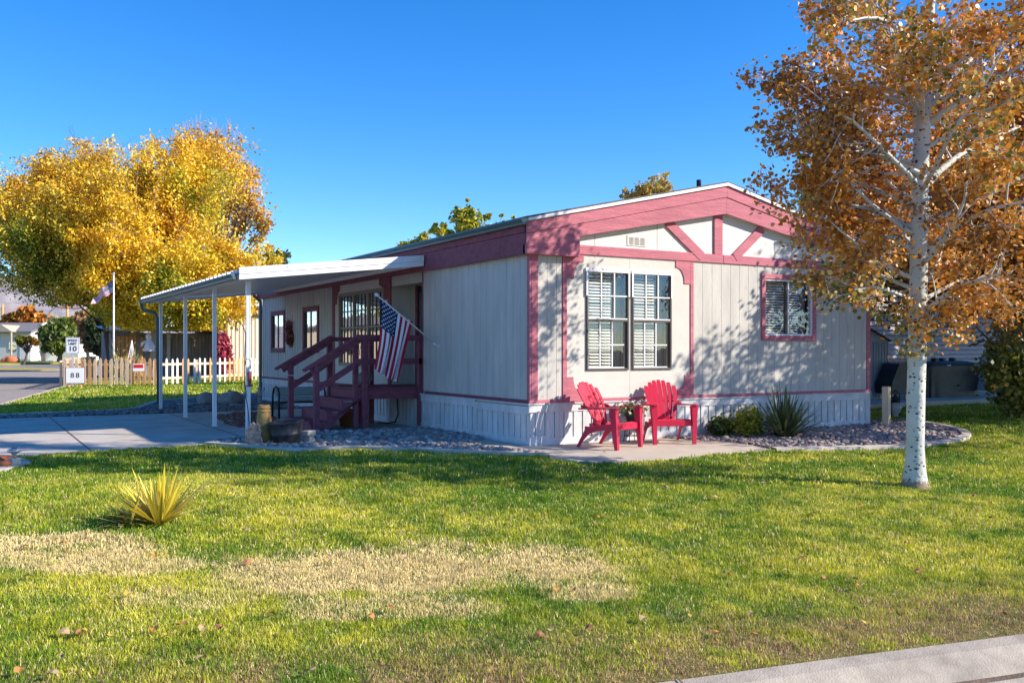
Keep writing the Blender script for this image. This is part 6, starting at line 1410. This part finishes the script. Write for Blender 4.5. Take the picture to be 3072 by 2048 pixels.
# ---------------------------------------------------------------- right hand neighbour
slab = [(7.7, 3.1), (30, 3.1), (30, 6.1), (7.7, 6.1)]
poly_sheet('patio', slab, .12, MT['concrete'], .4, kind='structure')
t = thing('neighbour_home', 'blue grey lap sided neighbouring home in shade on the right', 'mobile home', (16, 9, .1)); m_ = MB(); z = .72
while z < 3.5:
    m_.prism([(8.2, 5.97, z), (8.2, 6.05, z), (8.2, 6.05, z+.118), (8.2, 6.02, z+.118)], (22, 0, 0)); z += .137
m_.build('lap_siding', MT['neigh'], t)
m_ = MB(); m_.box(8.2, 30.2, 6.05, 13, .1, 3.5); m_.build('wall', MT['greywood'], t)  # backing coloured dark so the gaps stand in for lap shadows
m_ = MB(); m_.box(8.2, 30.2, 5.96, 6.05, .55, .72); boards(m_, 'x', 0, 0, 0, 0, 1, .1); m_.build('skirting_rail', MT['skirt'], t)
m_ = MB(); x = 8.2
while x < 30: m_.box(x, x+.07, 6.0, 6.04, .1, .55); x += .085
m_.build('skirting', MT['skirt'], t)
m_ = MB(); m_.prism([(8.0, 5.6, 3.45), (8.0, 13.4, 3.45), (8.0, 9.5, 4.4), ], (22.4, 0, 0)); m_.build('roof', MT['greyroof'], t)
# metal shed
SYY = 4.6; a0 = px_x(2560, SYY); a1 = px_x(2664, SYY); zt1 = zat(2664, 1021, SYY); zr3 = zt1+.35; t = thing('metal_shed', 'pale blue metal garden shed with a low gable beside the mobile home', 'garden shed', ((a0+a1)/2, SYY+.7, .12))
m_ = MB(); m_.box(a0-.5, a1, SYY, SYY+1.4, .12, zt1); m_.prism([(a0-.5, SYY, zt1), (a1, SYY, zt1), ((a0-.5+a1)/2, SYY, zr3)], (0, 1.4, 0)); m_.build('wall', MT['shedmetal'], t)
m_ = MB(); xm_ = (a0-.5+a1)/2
m_.prism([(xm_, SYY-.06, zr3), (a1+.07, SYY-.06, zt1-.03), (a1+.07, SYY-.06, zt1+.0), (xm_, SYY-.06, zr3+.035)], (0, 1.5, 0)); m_.prism([(xm_, SYY-.06, zr3), (a0-.57, SYY-.06, zt1-.03), (a0-.57, SYY-.06, zt1), (xm_, SYY-.06, zr3+.035)], (0, 1.5, 0)); m_.build('roof', MT['blackmetal'], t)
m_ = MB(); xd = px_x(2608, SYY); m_.box(px_x(2590, SYY), xd+.02, SYY-.01, SYY-.001, .15, zt1-.05); m_.build('door_gap', MT['dark'], t)
m_ = MB(); x = px_x(2619, SYY)
while x < a1-.02: m_.box(x, x+.05, SYY-.025, SYY-.001, .14, zt1-.04); x += .11
m_.build('door', MT['shedmetal'], t)
# covered grills
GY = 4.1
def cover(name, label, P, depth, c0, wr=.03, seed=0):
    """P: outline in x, z (front face); a draped cover with folds"""
    pass
gx0 = px_x(2788, GY); gx1 = px_x(2942, GY); gtp = zat(2870, 1084, GY); g0 = .12
t = thing('covered_grill', 'large barbecue under a black vinyl cover against the blue grey wall', 'barbecue', ((gx0+gx1)/2, GY+.3, g0))
n = 60; prof = []; W_ = gx1-gx0; dpt = .62
V = []; F = []; rows = 14; ring = 48
for j in range(rows+1):
    s = j/rows; z = g0+(gtp-g0)*min(1, s*1.12) if s < .88 else gtp
    for i in range(ring):
        a = 2*PI*i/ring; c_, s__ = math.cos(a), math.sin(a); ex = .28; X = math.copysign(abs(c_)**ex, c_); Y = math.copysign(abs(s__)**ex, s__)
        top = max(0, (s-.70)/.30); shrink = math.sqrt(max(0, 1-top**2.2))
        fold = 1+.035*(1-s)*math.sin(a*11+1.5)+.02*(1-s)*math.sin(a*23)
        V.append(((gx0+gx1)/2+X*W_/2*(.55+.45*shrink)*fold*(1 if s < .88 else max(.0, (1-s)/.12)), GY+dpt/2+Y*dpt/2*(.4+.6*shrink)*fold*(1 if s < .88 else max(0, (1-s)/.12)), z if s < .88 else gtp+.02))
m_ = MB(); fs = [(j*ring+i, j*ring+(i+1) % ring, (j+1)*ring+(i+1) % ring, (j+1)*ring+i) for j in range(rows) for i in range(ring)]; m_.add(V, fs, 0, True); cv = m_.build('cover', MT['blackcloth'], t)
lx = px_x(2848, GY); lz = zat(2848, 1093, GY); m_ = MB(); m_.M = Matrix.Translation((lx, GY+.015, lz-.01)) @ Matrix.Rotation(PI/2-.5, 4, 'X') @ Matrix.Diagonal((1, .45, 1, 1)); m_.lathe([(.085, 0), (.085, .008), (.06, .009), (.06, .004)], 24); m_.build('badge', MT['signwhite'], cv)
for px in (2826, 2849, 2880):
    m_ = MB(); x = px_x(px, GY); m_.box(x-.055, x+.055, GY+.15, GY+.3, gtp-.02, gtp+.10, c=.01); m_.build('knob', MT['blackcloth'], t)
g2 = px_x(2676, 4.0); g3 = px_x(2722, 4.0); t = thing('covered_smoker', 'smaller sloping barbecue under a black cover behind the aspen trunk', 'barbecue', ((g2+g3)/2, 4.2, g0))
m_ = MB(); zt4 = zat(2720, 1090, 4.0); z5 = zat(2680, 1150, 4.0); m_.prism([(g2, 4.0, z5-.25), (g2, 4.0, z5), (g2+.30, 4.0, zt4), (g3+.1, 4.0, zt4+.05), (g3+.15, 4.0, z5-.3)], (0, .5, 0)); m_.build('cover', MT['blackcloth'], t)
m_ = MB()
for x in (g2+.08, g3): m_.box(x, x+.03, 4.05, 4.08, g0, z5-.2); m_.box(x, x+.03, 4.4, 4.43, g0, z5-.2)
m_.box(g2+.05, g3+.05, 4.02, 4.45, g0+.25, g0+.28); m_.build('frame', MT['tin'], t)
# wooden post and garden lantern in the stone bed
c = gnd(2659, 1277); m_ = MB(); m_.M = Matrix.Translation((c.x, c.y, 0)) @ Matrix.Rotation(.3, 4, 'Z'); m_.box(-.06, .06, -.06, .06, -.02, .72, c=.006); m_.build('wooden_post', MT['palewood'], None, label='short weathered wooden post in the stone bed right of the house', cat='post')
c = gnd(2686, 1250); t = thing('garden_lantern', 'round glass garden lantern with dark top beside the wooden post', 'lantern', (c.x, c.y, 0))
m_ = MB(); m_.lathe([(.07, 0), (.075, .02), (.05, .05), (.10, .10), (.125, .17), (.11, .25), (.06, .30)], 18, c=(c.x, c.y, 0)); m_.build('globe', MT['globe'], t)
m_ = MB(); m_.lathe([(.065, .30), (.09, .31), (.06, .36), (.10, .37), (.11, .40), (.03, .44), (.015, .50)], 14, c=(c.x, c.y, 0)); m_.build('top', MT['barrel'], t)
m_ = MB(); m_.tube([(c.x-.13, c.y, .0), (c.x-.14, c.y, .45), (c.x, c.y, .56), (c.x+.14, c.y, .45), (c.x+.13, c.y, 0)], .012, 6); m_.build('handle', MT['blackmetal'], t)
# tilted folding table with a slatted patio chair at the right edge
fx0 = px_x(2962, 3.9); t = thing('folding_table', 'pale folding table top leaning behind the black slatted chair', 'table', (fx0, 3.9, g0))
m_ = MB(); m_.M = Matrix.Translation((fx0+.1, 4.0, .72)) @ Matrix.Rotation(math.radians(-62), 4, 'Y') ; m_.box(-.5, .5, -.3, .3, -.02, .02, c=.008); m_.build('table_top', MT['shedmetal'], t)
m_ = MB(); m_.tube([(fx0-.55, 3.9, .72), (fx0-.1, 3.9, .95)], .014, 6); m_.tube([(fx0-.35, 3.95, .66), (fx0+.0, 3.95, .85)], .014, 6); m_.build('leg', MT['tin'], t)
t = thing('slatted_chair', 'black slatted folding patio chair tipped beside the dark evergreen branches', 'chair', (fx0+.35, 3.6, g0)); m_ = MB(); m_.M = Matrix.Translation((fx0+.42, 3.7, .62)) @ Matrix.Rotation(math.radians(-12), 4, 'Y')
for k in range(6): m_.box(-.30, .30, -.25+.0, -.23, -.22+k*.085, -.18+k*.085)
for x in (-.30, -.1, .1, .28): m_.box(x, x+.03, -.27, -.25, -.24, .27)
m_.build('backrest', MT['blackmetal'], t)
for k, (xa_, xb_) in enumerate(((-.45, -.05), (.45, .05), (-.25, .25), (.6, .2))):
    m_ = MB(); m_.tube([(fx0+.42+xa_, 3.45, g0), (fx0+.42+xb_, 3.55, .50)], .018, 6); m_.build('leg', MT['blackmetal'], t)
clump_tree('bright_green_tree', 'small patch of bright green leaves behind the roof ridge left of the orange tree', 'tree', gp0(2440, 27), [(2405, 482, 22, 14, 27, 1), (2440, 545, 40, 25, 27, 1), (2450, 600, 40, 40, 27, .6)], 2600, .12, [(.30, .40, .03), (.44, .46, .04), (.16, .24, .02)], [1, 1, 1], 'bark', 55, 1.2, .2, .22, 50, .1)
# dark shrubbery under the orange tree at the right edge
clump_tree('dark_maple', 'olive green low maple at the right edge by the patio', 'tree', Vector((12.6, .1, 0)), [(3060, 1120, 90, 110, 18.0, 1), (3000, 1070, 60, 60, 17.8, .7), (3090, 960, 90, 90, 18.5, 1), (2985, 1140, 45, 50, 17.6, .5), (3080, 1220, 80, 60, 17.6, .8), (2960, 1020, 40, 22, 17.8, .3), (2925, 965, 30, 16, 17.8, .2)], 9000, .085, [(.20, .22, .04), (.32, .27, .05), (.10, .12, .03), (.50, .28, .05)], [3, 2, 2, 1.5], 'bark', 52, 1.4, .3, .24, 190, .16, 60, fill=.5)
# unseen trees added at the right to shade the lap siding and lawn
clump_tree('added_shade_tree', 'tall leafy tree added beyond the right edge of the picture', 'tree', Vector((19.5, -1.0, 0)), [], 10, .1, [(0, 0, 0)], [1], 'bark', 53) if False else None
def free_tree(name, label, base, r, h, n, size, cols, seed):
    g = np.random.default_rng(seed); t = thing(name, label, 'tree', base); K = 160; cc = g.normal(size=(K, 3)); cc /= np.linalg.norm(cc, axis=1)[:, None]; cc *= g.random((K, 1))**.4; cc = cc*np.array([r, r, h*.36])+np.array([base[0], base[1], h*.62])
    i = g.integers(K, size=n); P = cc[i]+g.normal(size=(n, 3))*r*.16; P[:, 2] = np.maximum(P[:, 2], .3); c = np.array(cols)[g.integers(len(cols), size=n)]*g.uniform(.7, 1.2, (n, 1)); V, F, C = leaf_geo(P, size, c, 1.3, 4, .2, g); np_mesh('crown', V, F, C, MT['leaf'], t)
    m_ = MB(); b = Vector(base); f = b+Vector((0, 0, h*.4)); m_.tube([b, f], [.25, .18], 8)
    for k in range(40): m_.tube([f, Vector(cc[k])], [.07, .02], 5)
    m_.build('trunk', MT['bark'], t)
free_tree('added_shade_tree', 'added unseen tree beyond the right edge, shading the neighbour wall', (18.5, -1.5, 0), 4.2, 8.5, 14000, .24, [(.10, .13, .02), (.30, .20, .03)], 71)
free_tree('added_shade_tree', 'second added unseen tree beyond the right edge, shading farther along the neighbour wall', (26.0, -1.5, 0), 4.5, 9, 14000, .24, [(.10, .13, .02), (.24, .18, .03)], 72)
# across the street on the left: what the side windows mirror
t = thing('beige_house', 'beige house across the left street, seen only mirrored in the windows', 'house', (-24, 44, 0)); m_ = MB(); m_.box(-30, -19, 22, 70, 0, 3.2); m_.build('wall', MT['beige'], t); m_ = MB(); m_.prism([(-30.5, 21.5, 3.2), (-18.5, 21.5, 3.2), (-24.5, 21.5, 4.6)], (0, 49, 0)); m_.build('roof', MT['greyroof'], t)
for k, y in enumerate((26, 40, 56)):
    m_ = MB(); m_.box(-19, -18.9, y, y+2.0, 1.0, 2.3); m_.build('window', MT['dark'], t)
free_tree('street_tree', 'yellow tree across the left street, seen only mirrored in the windows', (-27.0, 62, 0), 5, 10, 9000, .35, [(.45, .33, .03), (.20, .22, .03)], 73)
free_tree('street_tree', 'green tree across the left street, seen only mirrored in the windows', (-28.0, 34, 0), 4, 8, 7000, .35, [(.10, .15, .03), (.16, .20, .03)], 74)
free_tree('street_tree', 'tall green tree across the left street near the windows, out of the picture', (-30.0, 48, 0), 5, 11, 7000, .35, [(.10, .15, .03), (.26, .24, .03)], 75)
print('objects', len(bpy.data.objects))
